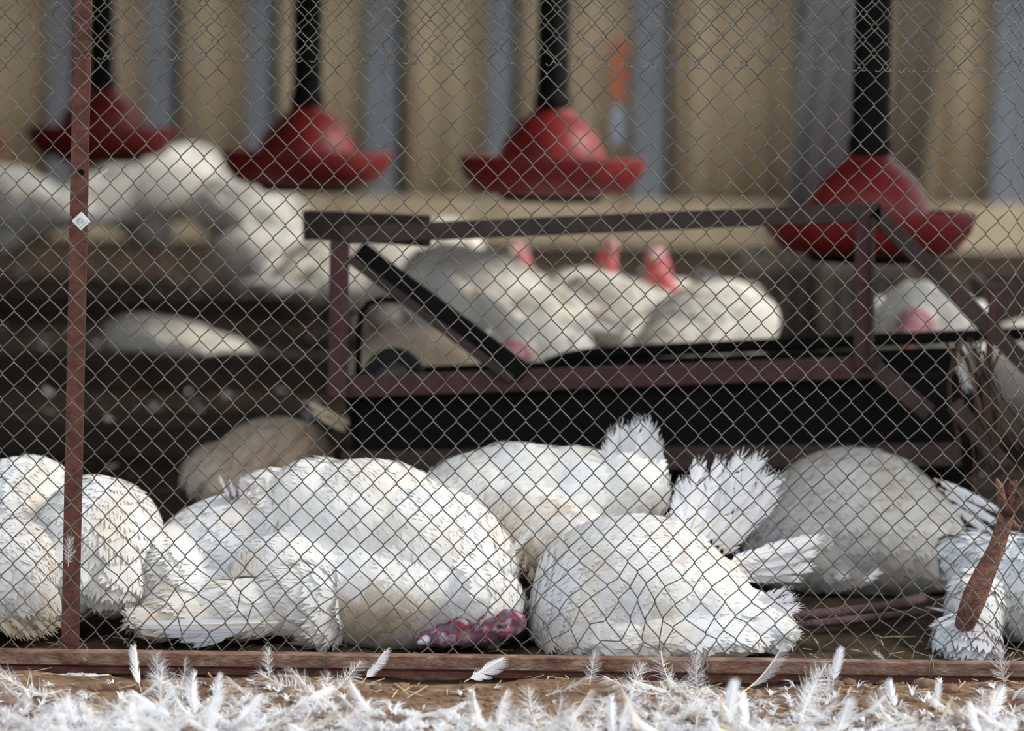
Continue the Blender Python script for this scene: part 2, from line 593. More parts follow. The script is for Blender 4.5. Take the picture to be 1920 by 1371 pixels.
def build_fence():
    p0 = at(150, 1240, .03)
    root = empty('chain_link_fence', (p0.x, 0.03, 0), 'rusty framed chain link fence standing in front of the dead turkeys', 'fence')
    # upright post, angle iron, leaning a touch
    a, b = at(131, 1235, .035), at(157, -60, .035)
    top = a + (b - a) * 1.12
    wpx = 34 * mpp(.035)
    mb = MB()
    mb.bar(a, top, .006, wpx, up=Vector((1, 0, 0)), bevel=.001)
    off = Vector((-wpx / 2 + .003, .018, 0))
    mb.bar(a + off, top + off, .036, .006, up=Vector((1, 0, 0)), bevel=.001)
    post = mb.build('post', M['rust'], root)
    mb = MB()
    c = at(152, 323, .030)
    mb.lathe([(.0, -.004), (.006, -.004), (.007, -.001), (.007, .002)], c, 12, axis='Y')
    mb.build('bolt', M['black'], root)
    # bottom rail: an angle iron over a second one
    L0, R0 = at(-420, 1226, -.035), at(2400, 1264, -.035)
    k = mpp(-.035)
    mb = MB()
    ext = [at(px, 1213 + (px + 0) * .0125, 0) for px in (-420, 2400)]
    zf = 20 * k

    def railpt(px, py, Y):
        return at(px, py + px * .0125, Y)
    # front flange
    mb.bar(railpt(-420, 1233, -.036), railpt(2400, 1233, -.036), .006, 25 * k, bevel=.0015)
    # top flange
    q0, q1 = railpt(-420, 1221, -.018), railpt(2400, 1221, -.018)
    mb.bar(q0, q1, .040, .006, bevel=.0015)
    mb.build('rail', M['rail'], root)
    mb = MB()
    mb.bar(railpt(-420, 1254, -.024), railpt(2400, 1254, -.024), .006, 13 * k, bevel=.001)
    mb.bar(railpt(-420, 1250, -.010), railpt(2400, 1250, -.010), .036, .005, bevel=.001)
    mb.build('lower_rail', M['rust'], root)
    for px in (157, 1140, 1508):
        mb = MB()
        c = railpt(px, 1237 - px * .0003, -.040)
        mb.lathe([(.0, -.004), (.005, -.004), (.0065, -.002), (.0065, .002)], c, 12, axis='Y')
        mb.build('bolt', M['rail'], root)
    # the netting, wire by wire
    x0 = at(3, 700, 0).x - 12 * MESH_W
    n = 114
    phase = at(960, 1000, 0).z % MESH_H
    for i in range(n):
        rg = random.Random(i)
        zlo = -.015 - .02 * rg.random() if rg.random() < .75 else .03
        pts = wire_points(i, zlo, 1.85, x0, 0.0, True, 11, sway=.012)
        mb = MB()
        mb.tube(pts, .00145, 5)
        mb.build('wire', M['wire'], root, smooth=True)
    # ties: netting wired to the rail
    for px in (610, 1310, 1322, 1745, 250):
        mb = MB()
        c = railpt(px, 1232, -.03)
        pts = []
        for t in range(15):
            a_ = t / 14 * 4 * math.pi
            pts.append(c + Vector((.006 * math.sin(t * 1.3), .016 * math.cos(a_), .028 * math.sin(a_) + .004)))
        mb.tube(pts, .0015, 5)
        mb.build('tie_wire', M['wire'], root, smooth=True)
    # small tag caught on the post
    c = at(152, 415, -.006)
    mb = MB()
    R = Matrix.Rotation(math.radians(47), 3, 'Y')
    mb.box(c, (.0285, .0015, .0285), R, bevel=.0006)
    tg = mb.build('metal_tag', M['sticker'], root)
    tag(tg, 'small pale square metal tag turned on its corner')
    mb = MB()
    for r, a0, a1 in ((.0068, 0.4, 5.6), (.0035, 2.2, 7.2)):
        pts = [c + Vector((-.002, -.0012, 0)) + R @ Vector((r * math.cos(a0 + (a1 - a0) * t / 14), 0, r * math.sin(a0 + (a1 - a0) * t / 14))) for t in range(15)]
        mb.tube(pts, .0007, 4)
    mb.tube([c + Vector((0, -.0010, 0)) + R @ Vector((.008, 0, z)) for z in (-.0135, .0135)], .0006, 4)
    mb.build('print', M['ink'], tg, origin=root.location)


build_fence()


def build_upper_net():
    z0 = at(960, 112, -.012).z
    root = empty('netting_panel', (0, -.012, z0), 'second layer of wire netting hanging down over the top of the fence', 'netting')
    x0 = at(3, 700, 0).x - 12 * MESH_W + MESH_W * .42
    for i in range(0, 112):
        pts = wire_points(i, z0 + .003, 1.85, x0, -.012, False, 23, sway=-.02)
        rg = random.Random(i * 7)
        # turned ends of the wires
        e = Vector(pts[0])
        s_ = 1 if i % 2 else -1
        hook = [e + Vector((s_ * .004, -.001, -.006)), e + Vector((s_ * .010, -.004, -.008 + .003 * rg.random())), e + Vector((s_ * .014, -.003, -.003))]
        pts = [tuple(p) for p in reversed(hook)] + pts
        mb = MB()
        mb.tube(pts, .00125, 5)
        mb.build('wire', M['wire'], root, smooth=True)


build_upper_net()


# ------------------------------------------------------------------ feathers
def feather(L, Wd, n, rg, bend=.12, ragged=.25, down=0.0, splits=3, quill=.18, blunt=.80):
    """vane in slot 0 (barbs, both sides), shaft in slot 1; lies along +x, +z up"""
    mb = MB()

    def sh(s_):
        return Vector((s_ * L, bend * .3 * L * math.sin(s_ * 2.1), bend * L * (s_ * s_)))
    mb.tube([sh(i / 7) for i in range(8)], [max(.0003, L * .011 * (1 - .93 * i / 7)) for i in range(8)], 5, 1)
    cuts = [rg.random() for _ in range(splits)]
    for side in (-1, 1):
        jump = 0.0
        for i in range(n):
            s_ = quill + (1 - quill) * i / n
            r = sh(s_)
            prof = (math.sin(math.pi * min(1, (s_ - quill) / (1 - quill) * blunt + .16)) ** .6)
            if any(abs(s_ - c) < .02 for c in cuts):
                jump = (rg.random() - .5) * .5
            jump *= .9
            bl = Wd * .5 * prof * (1 - ragged * rg.random() ** 2)
            dn = down * (1.25 - s_)
            ang = math.radians(52 - 22 * s_) + jump + dn * (rg.random() - .5) * 1.4
            if i >= n - 2:
                ang *= .45
            d = Vector((math.cos(ang), side * math.sin(ang), 0))
            w = L * (1 - quill) / n * (.60 if down < .5 else .26)
            lz = bl * (.10 + dn * (rg.random() - .35) * 1.5)
            e1 = r + d * bl * .55 + Vector((0, 0, -lz * .2 + dn * bl * .3 * rg.random()))
            e2 = r + d * bl + Vector((bl * .16, 0, -lz * .6 + dn * bl * (rg.random() - .2)))
            t = Vector((w, 0, 0))
            mb.add([r - t, r + t, e1 + t * .9, e1 - t * .9, e2 + t * (.75 if blunt < .7 else .30), e2 - t * (.55 if blunt < .7 else .12)], [(0, 1, 2, 3), (3, 2, 4, 5)], 0)
    return mb


# ------------------------------------------------------------------ bodies
def mat_from_axes(x, y, z):
    return Matrix((x, y, z)).transposed()


def grow(prims, voxel=.012, smooth=8, name='body'):
    """one continuous surface out of overlapping ellipsoids (centre, radii, rotation)"""
    mb = MB()
    for c, r, R in prims:
        mb.ball(c, r, 20, 14, R)
    me = mb.mesh('tmp', M['feather'])
    o = bpy.data.objects.new('tmp', me)
    COL.objects.link(o)
    md = o.modifiers.new('r', 'REMESH')
    md.mode = 'VOXEL'
    md.voxel_size = voxel
    ms = o.modifiers.new('s', 'SMOOTH')
    ms.factor = .5
    ms.iterations = smooth
    dg = bpy.context.evaluated_depsgraph_get()
    ev = o.evaluated_get(dg)
    res = bpy.data.meshes.new_from_object(ev)
    bpy.data.objects.remove(o)
    bpy.data.meshes.remove(me)
    res.name = name
    res.polygons.foreach_set('use_smooth', [True] * len(res.polygons))
    return res


def colour(me, cols):
    a = me.color_attributes.new('Col', 'FLOAT_COLOR', 'POINT')
    arr = np.ones((len(me.vertices), 4), dtype=np.float32)
    arr[:, :3] = cols
    a.data.foreach_set('color', arr.ravel())


def verts_of(me):
    a = np.empty(len(me.vertices) * 3)
    me.vertices.foreach_get('co', a)
    return a.reshape(-1, 3)


CARD_F = [(0, 1, 3), (0, 3, 2), (1, 4, 3), (2, 3, 6, 5), (3, 7, 6), (3, 4, 8, 7), (4, 9, 8), (5, 6, 10), (6, 7, 11), (7, 8, 12), (8, 9, 13)]


def plumage(me, n, dirfn, L, Wd, rng, paint, lift=.10, keep=None, name='plumage', jitter=.24, ruffle=.12):
    """overlapping little feathers, each a curved blade with a fringed tip, laid along the body"""
    me.calc_loop_triangles()
    nt = len(me.loop_triangles)
    tri = np.empty(nt * 3, dtype=np.int32)
    me.loop_triangles.foreach_get('vertices', tri)
    tri = tri.reshape(-1, 3)
    co = verts_of(me)
    A, B, C = co[tri[:, 0]], co[tri[:, 1]], co[tri[:, 2]]
    nrm = np.cross(B - A, C - A)
    ar = np.linalg.norm(nrm, axis=1)
    nrm /= np.maximum(ar[:, None], 1e-12)
    idx = rng.choice(nt, n, p=ar / ar.sum())
    u, v = rng.random(n), rng.random(n)
    fl = u + v > 1
    u[fl], v[fl] = 1 - u[fl], 1 - v[fl]
    P = A[idx] + (B - A)[idx] * u[:, None] + (C - A)[idx] * v[:, None]
    N = nrm[idx]
    if keep is not None:
        k = keep(P, N)
        P, N = P[k], N[k]
        n = len(P)
    D = dirfn(P)
    T = D - (D * N).sum(1)[:, None] * N
    T /= np.maximum(np.linalg.norm(T, axis=1)[:, None], 1e-6)
    Bv = np.cross(N, T)
    a = rng.normal(0, jitter, n)[:, None]
    T, Bv = T * np.cos(a) + Bv * np.sin(a), Bv * np.cos(a) - T * np.sin(a)
    tv = np.array([[0, -.22], [0, .22], [.38, -.5], [.40, 0], [.38, .5], [.76, -.47], [.80, -.24], [.83, 0], [.80, .24], [.76, .47], [.93, -.34], [1.04, -.12], [1.05, .12], [.93, .34]])
    tl = tv[None, :, 0] + rng.normal(0, .03, (n, 14)) * (tv[None, :, 0] > .5)
    tw = tv[None, :, 1] + rng.normal(0, .04, (n, 14)) * (tv[None, :, 0] > .5)
    sc = (.7 + .6 * rng.random(n))[:, None]
    lf = (lift * (.4 + rng.random(n) ** 2 * 1.4 + ruffle * (rng.random(n) < .06) * 4))[:, None]
    up = lf * tl * (1.15 - .35 * tl) * L * sc + .07 * Wd * (1 - 4 * tw * tw) * (tl > .2) - .004 * (tl < .1)
    V = P[:, None, :] + T[:, None, :] * ((tl - .35) * L * sc)[:, :, None] + Bv[:, None, :] * (tw * Wd * sc)[:, :, None] + N[:, None, :] * up[:, :, None]
    V = V.reshape(-1, 3)
    m2 = bpy.data.meshes.new(name)
    faces = [tuple(i + o for i in f) for o in range(0, 14 * n, 14) for f in CARD_F]
    m2.from_pydata(V.tolist(), [], faces)
    m2.polygons.foreach_set('use_smooth', [True] * len(m2.polygons))
    cols = paint(P) * (.93 + .07 * rng.random((n, 1)))
    colour(m2, np.repeat(cols, 14, axis=0))
    m2.materials.append(M['feather'])
    return m2


def make_paint(base, stains_and_shade):
    base = np.array(base)

    def paint(P):
        c = np.tile(base, (len(P), 1)).astype(float)
        if len(P):
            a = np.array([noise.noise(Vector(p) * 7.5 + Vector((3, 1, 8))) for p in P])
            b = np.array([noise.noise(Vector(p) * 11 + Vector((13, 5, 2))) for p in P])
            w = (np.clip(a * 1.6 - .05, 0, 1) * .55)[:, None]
            c = c * (1 - w) + c * np.array((.80, .84, .92)) * w  # blue-grey mottle paints in the soft shading of plumage folds
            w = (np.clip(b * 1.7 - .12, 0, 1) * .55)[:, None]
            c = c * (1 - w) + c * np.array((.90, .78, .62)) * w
        for q, r, col, amt in stains_and_shade:
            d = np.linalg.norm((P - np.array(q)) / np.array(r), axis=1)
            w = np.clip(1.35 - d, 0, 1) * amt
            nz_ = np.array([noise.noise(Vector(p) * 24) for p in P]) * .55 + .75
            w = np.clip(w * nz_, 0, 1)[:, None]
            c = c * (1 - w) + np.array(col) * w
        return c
    return paint


WHITE = (.97, .97, .965)


def near_turkey(name, label, blobs, tail_dir, stains_and_shade=(), n=1500, base=WHITE, L=.055, Wd=.046, seed=1, group='dead turkeys heaped behind the fence', voxel=.011, lift=.025, floor=0.0, smooth=7):
    """blobs: (px, py, Y, half width px, half height px, half depth m, tilt degrees); tail_dir in image terms (dx, dy, dz)"""
    c0 = at(blobs[0][0], blobs[0][1], blobs[0][2])
    root = empty(name, (c0.x, c0.y, floor), label, 'turkey', group)
    O = Vector(root.location)
    prims = []
    for px, py, Y, rx, rz, ry, rot in blobs:
        k = mpp(Y)
        prims.append((at(px, py, Y) - O, (rx * k, ry, rz * k), Matrix.Rotation(-math.radians(rot), 3, 'Y')))
    me = grow(prims, voxel, smooth)
    st = []
    for px, py, Y, rx, rz, col, amt in stains_and_shade:
        k = mpp(Y)
        st.append((at(px, py, Y) - O, (rx * k, .12, rz * k), col, amt))
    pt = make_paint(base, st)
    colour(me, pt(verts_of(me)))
    me.materials.append(M['feather'])
    link('body', me, root)
    rng = np.random.default_rng(seed)
    td = np.array(tail_dir, dtype=float)
    td /= np.linalg.norm(td)
    pm = plumage(me, n, lambda P: np.tile(td, (len(P), 1)), L, Wd, rng, pt, lift=lift)
    tag(link('plumage', pm, root), kind='stuff')
    return root


def pxfeather(name, root, p0, p1, width_px, seed, mats=None, face=Vector((0, -1, .25)), bend=.06, ragged=.25, n=44, splits=5, quill=.12, down=0.0, blunt=.64):
    """a single large feather from pixel p0=(px,py,Y) to p1"""
    a, b = at(*p0), at(*p1)
    d = b - a
    Lf = d.length
    d.normalize()
    z = (face - d * face.dot(d)).normalized()
    y = z.cross(d)
    R = mat_from_axes(d, y, z)
    mb = feather(Lf, width_px * mpp(p0[2]), n, random.Random(seed), bend=bend, ragged=ragged, splits=splits, quill=quill, down=down, blunt=blunt)
    me = mb.mesh(name, mats or [M['loose'], M['quill']])
    o = link(name, me, root)
    base = Vector(root.location) if root is not None else Vector((0, 0, 0))
    o.matrix_local = Matrix.Translation(a - base) @ R.to_4x4()
    return o


def head_blob(root, name, prims, colfn, voxel=.006, smooth=4):
    me = grow(prims, voxel, smooth, name)
    P = verts_of(me)
    colour(me, colfn(P))
    me.materials.append(M['skin'])
    return link(name, me, root)


TAN = (.52, .38, .22)
BROWN = (.36, .24, .13)
BLUE = (.80, .85, .93)


def build_pile():
    # --- T1, at the very left, behind; the shadow on its left is painted on
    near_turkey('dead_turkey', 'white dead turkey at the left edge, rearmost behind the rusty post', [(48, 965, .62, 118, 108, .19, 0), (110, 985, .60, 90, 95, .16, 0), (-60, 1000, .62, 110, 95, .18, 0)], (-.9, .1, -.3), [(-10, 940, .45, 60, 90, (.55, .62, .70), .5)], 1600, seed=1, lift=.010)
    # --- T2 round body right of the post
    t2 = near_turkey('dead_turkey', 'round white dead turkey just right of the rusty post', [(185, 1020, .40, 122, 128, .19, 0), (140, 1060, .36, 95, 100, .17, 0), (215, 1085, .34, 80, 66, .14, 0)], (-.3, -.2, -.9), [(180, 1140, .22, 45, 26, (.26, .18, .22), .8), (235, 1110, .25, 36, 46, (.50, .40, .30), .6)], 1800, seed=2, lift=.010)
    # --- T3 lower left, by the rail, brown tail
    t3 = near_turkey('dead_turkey', 'white dead turkey low in the left corner with a tan frayed tail', [(10, 1075, .20, 100, 108, .15, 12), (-90, 1090, .22, 120, 110, .16, 0), (62, 1120, .17, 46, 60, .11, 25)], (.6, -.1, -.7), [(70, 1150, .08, 60, 50, TAN, .8), (92, 1060, .08, 24, 70, (.62, .60, .50), .5)], 1800, seed=3, lift=.010)
    for i in range(9):
        f = i / 8
        pxfeather('tail_feather', t3, (-30 + 62 * f, 1135 - 20 * f, .10), (20 + 100 * f, 1195 + 12 * math.sin(f * 3) - 14 * f, .05 + .02 * (i % 3)), 26, 40 + i, [M['tanvane'], M['quill']], ragged=.5, n=22)
    # --- T4 body between the post and the big one, pale blue shade painted on
    t4 = near_turkey('dead_turkey', 'grey-white dead turkey slumped between the round one and the big one', [(440, 1030, .48, 180, 105, .19, 18), (330, 1080, .40, 95, 95, .16, 30), (520, 985, .50, 110, 105, .18, 20), (370, 1120, .32, 120, 55, .12, 5)], (-.8, -.2, -.55), [(295, 1060, .25, 26, 30, (.25, .24, .24), .6), (255, 1090, .25, 46, 60, (.55, .44, .34), .7), (470, 1020, .3, 120, 60, (.84, .87, .95), .6), (330, 1110, .2, 20, 30, TAN, .6)], 2200, seed=4, lift=.010)
    # torn, dark bit on its back
    O = Vector(t4.location)
    prims = [(at(455 + dx, 918 + dy, .42) - O, (r * mpp(.42), .03, r * .7 * mpp(.42)), None) for dx, dy, r in ((0, 0, 22), (22, 4, 20), (-20, 6, 16), (40, 14, 14))]
    head_blob(t4, 'torn_skin', prims, lambda P: np.tile((.34, .28, .32), (len(P), 1)))
    for i in range(8):
        pxfeather('ragged_feather', t4, (430 + i * 11, 935, .38), (412 + i * 14 + (i % 3) * 6, 893 + (i * 7 % 20), .36), 16, 70 + i, ragged=.6, n=18)
    # --- T5 the large one in the middle
    t5 = near_turkey('dead_turkey', 'largest white dead turkey, lying in the middle with a purple-red neck', [
        (690, 1010, .42, 190, 148, .21, 0), (800, 1060, .36, 180, 150, .20, -28), (600, 960, .46, 110, 98, .19, 0), (730, 1120, .26, 200, 100, .16, 0), (900, 1130, .22, 85, 75, .12, -30), (560, 1090, .30, 130, 95, .16, 0)],
        (-.55, -.1, .75), [(715, 1185, .08, 80, 55, TAN, .95), (640, 1175, .10, 60, 30, (.66, .54, .40), .7), (780, 1165, .1, 50, 40, (.70, .56, .38), .6), (745, 1010, .2, 60, 30, (.88, .80, .72), .5), (690, 905, .3, 60, 26, (.80, .70, .58), .55), (800, 900, .3, 60, 20, (.82, .74, .66), .5)], 2800, seed=5)
    O = Vector(t5.location)
    # its wing, folded forward along the rail
    k = mpp(.12)
    prims = []
    for px, py, rx, rz, rot in ((560, 1125, 88, 66, 8), (470, 1140, 110, 55, 4), (370, 1155, 90, 40, -6), (300, 1165, 50, 26, -12), (600, 1165, 48, 46, 0)):
        prims.append((at(px, py, .16) - O, (rx * k, .075, rz * k), Matrix.Rotation(-math.radians(rot), 3, 'Y')))
    me = grow(prims, .010, 6, 'wing')
    pt = make_paint(WHITE, [(at(310, 1150, .10) - O, (.10, .2, .05), (.80, .68, .50), .8), (at(400, 1195, .10) - O, (.16, .2, .03), (.80, .70, .52), .7), (at(600, 1190, .10) - O, (.05, .2, .04), (.72, .60, .46), .5)])
    colour(me, pt(verts_of(me)))
    me.materials.append(M['feather'])
    wg = link('wing', me, t5)
    pm = plumage(me, 700, lambda P: np.tile((-1.0, 0, -.12), (len(P), 1)), .07, .042, np.random.default_rng(55), pt, lift=.05, jitter=.2)
    tag(link('wing_plumage', pm, wg), kind='stuff')
    for i in range(5):
        pxfeather('flight_feather', t5, (520 - i * 22, 1168 + i * 5, .075), (262 + i * 26, 1170 + i * 9, .07 + i * .004), 34, 90 + i, ragged=.12, n=40, splits=2, bend=.03)
    # caruncled neck and head
    rg = random.Random(3)
    prims, cols = [], []
    for i in range(34):
        f = rg.random()
        px, py = 822 + 145 * f, 1194 - 34 * f ** 1.3 + (rg.random() - .5) * 34
        r = 10 + 9 * rg.random()
        prims.append((at(px, py, .10 + .03 * rg.random()) - O, (r * k * 1.15, r * k, r * k * .9), None))
    for px, py, r in ((800, 1198, 18), (830, 1192, 24), (870, 1184, 30), (915, 1176, 32), (955, 1168, 26)):
        prims.append((at(px, py, .13) - O, (r * k * 1.3, .035, r * k), None))
    pal = np.array([(.28, .05, .08), (.34, .16, .21), (.20, .15, .21), (.34, .06, .10), (.42, .36, .42), (.16, .06, .10)])

    def hc(P):
        out = []
        for p in P:
            a = (noise.noise(Vector(p) * 42) + 1) * .5
            b = (noise.noise(Vector(p) * 120 + Vector((9, 1, 4))) + 1) * .5
            j = min(5, int(a * 6.5) % 6)
            out.append(pal[j] * (.55 + .9 * b))
        return np.array(out)
    hd = head_blob(t5, 'neck', prims, hc, .0045, 2)
    tag(hd, 'bare purple and red caruncled neck')
    mb = MB()
    b0, b1 = at(800, 1200, .10) - O, at(784, 1206, .08) - O
    mb.tube([b0, b0.lerp(b1, .5), b1], [.012, .009, .004], 8)
    mb.build('beak', M['bill'], t5, origin=(0, 0, 0), smooth=True)
    # --- T6 behind, tail upright
    t6 = near_turkey('dead_turkey', 'white dead turkey behind the others with its blunt tail upright', [
        (965, 930, .72, 150, 96, .17, 4), (1080, 930, .72, 130, 88, .16, -8), (890, 925, .70, 110, 70, .15, 16), (1165, 925, .70, 85, 80, .13, 30), (1192, 895, .70, 46, 68, .05, 4), (1000, 1000, .60, 120, 95, .15, -20), (1060, 1030, .52, 90, 70, .12, 0)],
        (.75, .0, .5), [(1030, 960, .5, 45, 24, BROWN, .8), (945, 1000, .45, 60, 60, (.72, .60, .46), .7), (1000, 1070, .42, 60, 46, (.46, .34, .2), .8), (860, 905, .5, 90, 26, (.80, .72, .62), .5)], 1900, seed=6, L=.06, lift=.06)
    for i, (bx, by, tx, ty, w) in enumerate(((1150, 960, 1140, 836, 36), (1158, 955, 1150, 812, 38), (1166, 950, 1166, 800, 40), (1176, 950, 1182, 801, 40), (1186, 950, 1198, 791, 40), (1196, 950, 1214, 792, 40), (1206, 955, 1227, 803, 38), (1212, 960, 1236, 826, 36), (1218, 970, 1241, 868, 34), (1222, 985, 1242, 912, 32))):
        pxfeather('tail_feather', t6, (bx, by, .62 + .02 * (i % 4)), (tx, ty, .64 + .03 * (i % 3)), w * 1.25, 150 + i, ragged=.35, n=40, bend=.04)
    for i in range(7):
        pxfeather('vent_feather', t6, (985 + i * 9, 1015 + i * 6, .46), (960 + i * 17, 1072 + (i % 3) * 8, .42), 26, 170 + i, [M['tanvane'], M['quill']], ragged=.5, n=20)
    O = Vector(t6.location)
    mb = MB()
    mb.tube([at(940, 1025, .44) - O, at(968, 1062, .42) - O, at(985, 1080, .42) - O], [.006, .010, .007], 8)
    mb.build('leg', M['legdark'], t6, origin=(0, 0, 0), smooth=True)
    # --- T7 front right
    t7 = near_turkey('dead_turkey', 'bright white domed dead turkey against the rail with splayed tail feathers', [
        (1185, 1115, .30, 190, 150, .20, 0), (1110, 1150, .26, 122, 112, .16, 0), (1290, 1130, .30, 130, 108, .17, -25), (1390, 1165, .27, 95, 62, .12, -10), (1225, 1190, .20, 220, 52, .13, 0), (1440, 1180, .25, 46, 44, .09, 0)],
        (.85, .0, -.25), [(1365, 1060, .2, 30, 40, (.80, .72, .62), .6), (1180, 1205, .1, 60, 24, (.92, .84, .74), .5), (1262, 1030, .2, 9, 26, (.55, .30, .26), .6)], 2500, seed=7, lift=.03)
    tips = [(1262, 1015, 1282, 905, 50), (1272, 1018, 1312, 872, 58), (1285, 1022, 1350, 868, 56), (1300, 1028, 1392, 858, 60), (1312, 1034, 1426, 860, 60), (1325, 1040, 1440, 890, 50), (1336, 1046, 1462, 896, 52), (1345, 1052, 1458, 930, 44)]
    for i, (bx, by, tx, ty, w) in enumerate(tips):
        pxfeather('tail_feather', t7, (bx, by, .46 + .012 * i), (tx, ty, .56 + .012 * (i % 4)), w, 200 + i, ragged=.22, n=46, splits=7, bend=.03)
    wt = [(1352, 1058, 1536, 1012, 44), (1362, 1066, 1528, 1040, 42), (1372, 1074, 1520, 1066, 38), (1380, 1084, 1498, 1088, 30)]
    for i, (bx, by, tx, ty, w) in enumerate(wt):
        pxfeather('wing_feather', t7, (bx, by, .40 + .01 * i), (tx, ty, .48 + .01 * i), w, 220 + i, ragged=.2, n=46, splits=6, bend=.03)
    for i in range(7):
        pxfeather('rump_feather', t7, (1400 + i * 10, 1140 + i * 8, .20), (1478 + (i % 3) * 10, 1106 + i * 17, .20 + .01 * i), 34, 240 + i, ragged=.35, n=30, bend=.06)
    # --- T8 under the roof, base colour greyed for dirt and for the shade there
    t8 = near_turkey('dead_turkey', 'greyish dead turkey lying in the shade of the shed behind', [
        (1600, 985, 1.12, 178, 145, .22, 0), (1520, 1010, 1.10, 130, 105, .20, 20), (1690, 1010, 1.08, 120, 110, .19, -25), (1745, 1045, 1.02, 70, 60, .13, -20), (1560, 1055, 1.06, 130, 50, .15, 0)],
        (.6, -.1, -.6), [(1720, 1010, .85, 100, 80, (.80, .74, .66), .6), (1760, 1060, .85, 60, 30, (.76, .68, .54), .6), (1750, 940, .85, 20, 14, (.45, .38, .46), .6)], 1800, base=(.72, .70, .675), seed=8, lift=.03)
    O = Vector(t8.location)
    for pts_, r in (([(1486, 1156, .52), (1560, 1150, .58), (1650, 1140, .66), (1730, 1122, .80)], .013), ([(1505, 1172, .46), (1600, 1162, .52), (1715, 1150, .66)], .010)):
        mb = MB()
        mb.tube([at(*p) - O for p in pts_], r, 8)
        e = at(*pts_[0]) - O
        for dx, dz in ((-.05, .0), (-.045, .025), (-.04, -.015)):
            mb.tube([e, e + Vector((dx * .6, -.01, dz + .004)), e + Vector((dx, -.02, dz - .01))], [r * .7, r * .55, r * .2], 6)
        mb.build('leg', M['legdark'], t8, origin=(0, 0, 0), smooth=True)
    for i, (bx, by, tx, ty, w) in enumerate(((1752, 898, 1872, 962, 26), (1760, 915, 1868, 985, 28), (1775, 940, 1860, 1006, 26), (1800, 960, 1866, 1012, 24))):
        pxfeather('wing_feather', t8, (bx, by, .92), (tx, ty, .80), w, 260 + i, ragged=.25, n=34, splits=6)
    # --- T9 right edge, leg in the air
    t9 = near_turkey('dead_turkey', 'dead turkey at the right edge with one scaly leg stuck up', [
        (1900, 1100, .50, 110, 100, .15, 0), (1840, 1060, .58, 66, 62, .12, 0), (1960, 1110, .46, 120, 110, .16, 0), (1815, 1195, .26, 62, 46, .10, 0), (1830, 1140, .38, 55, 70, .11, 0), (1800, 1040, .62, 40, 40, .09, 0)],
        (-.4, -.2, -.7), [(1850, 1160, .15, 40, 40, (.42, .34, .42), .8), (1900, 1165, .2, 60, 16, (.55, .52, .22), .6), (1900, 1120, .3, 60, 30, (.66, .58, .46), .5), (1875, 1215, .2, 30, 40, (.22, .14, .17), .9)], 1500, base=(.86, .90, .95), seed=9, lift=.035)
    O = Vector(t9.location)
    mb = MB()
    mb.tube([at(*p) - O for p in ((1804, 1186, .24), (1814, 1156, .15), (1828, 1118, .14), (1846, 1076, .15), (1868, 1030, .15), (1882, 985, .16), (1890, 955, .16))], [.020, .025, .028, .024, .0195, .0175, .019], 10)
    lg = mb.build('leg', M['leg'], t9, origin=(0, 0, 0), smooth=True)
    for pts_ in (((1888, 962, .15), (1878, 935, .13), (1874, 912, .12), (1868, 898, .12)), ((1892, 958, .15), (1896, 930, .14), (1898, 910, .13), (1906, 902, .12)), ((1896, 962, .15), (1914, 936, .14), (1928, 915, .13), (1936, 904, .13)), ((1886, 970, .16), (1900, 985, .20), (1912, 990, .22))):
        mb = MB()
        mb.tube([at(*p) - O for p in pts_], [.013, .011, .009, .0035][-len(pts_):], 8)
        mb.build('toe', M['leg'], lg, origin=(0, 0, 0), smooth=True)
    # --- T10 brownish one behind on the left, blurred
    near_turkey('dead_turkey', 'tan stained dead turkey further back, left of the cart', [
        (500, 865, 1.95, 110, 78, .20, 14), (560, 850, 1.90, 62, 56, .14, -32), (430, 890, 1.95, 90, 60, .17, 0), (600, 880, 1.85, 46, 30, .10, -35)], (.6, 0, -.6), [(545, 850, 1.75, 120, 100, (.66, .46, .30), .9)], 800, base=(.78, .66, .54), seed=10)
    t10 = bpy.data.objects['dead_turkey.009'] if 'dead_turkey.009' in bpy.data.objects else None
    if t10:
        for i in range(2):
            pxfeather('wing_feather', t10, (570 + i * 8, 752 + i * 16, 1.75), (655 - i * 8, 798 + i * 12, 1.68), 24, 280 + i, [M['tanvane'], M['quill']], ragged=.2, n=30)
    near_turkey('dead_turkey', 'tan stained dead turkey lying behind the cart, seen through its left corner', [
        (790, 690, 3.2, 120, 75, .20, -12), (880, 720, 3.2, 90, 55, .17, -15), (720, 700, 3.2, 70, 62, .16, 0), (800, 780, 3.2, 150, 60, .2, 0)], (.6, 0, -.6), [(800, 690, 3.0, 160, 100, (.60, .44, .30), .9)], 500, base=(.74, .62, .50), seed=12)


build_pile()


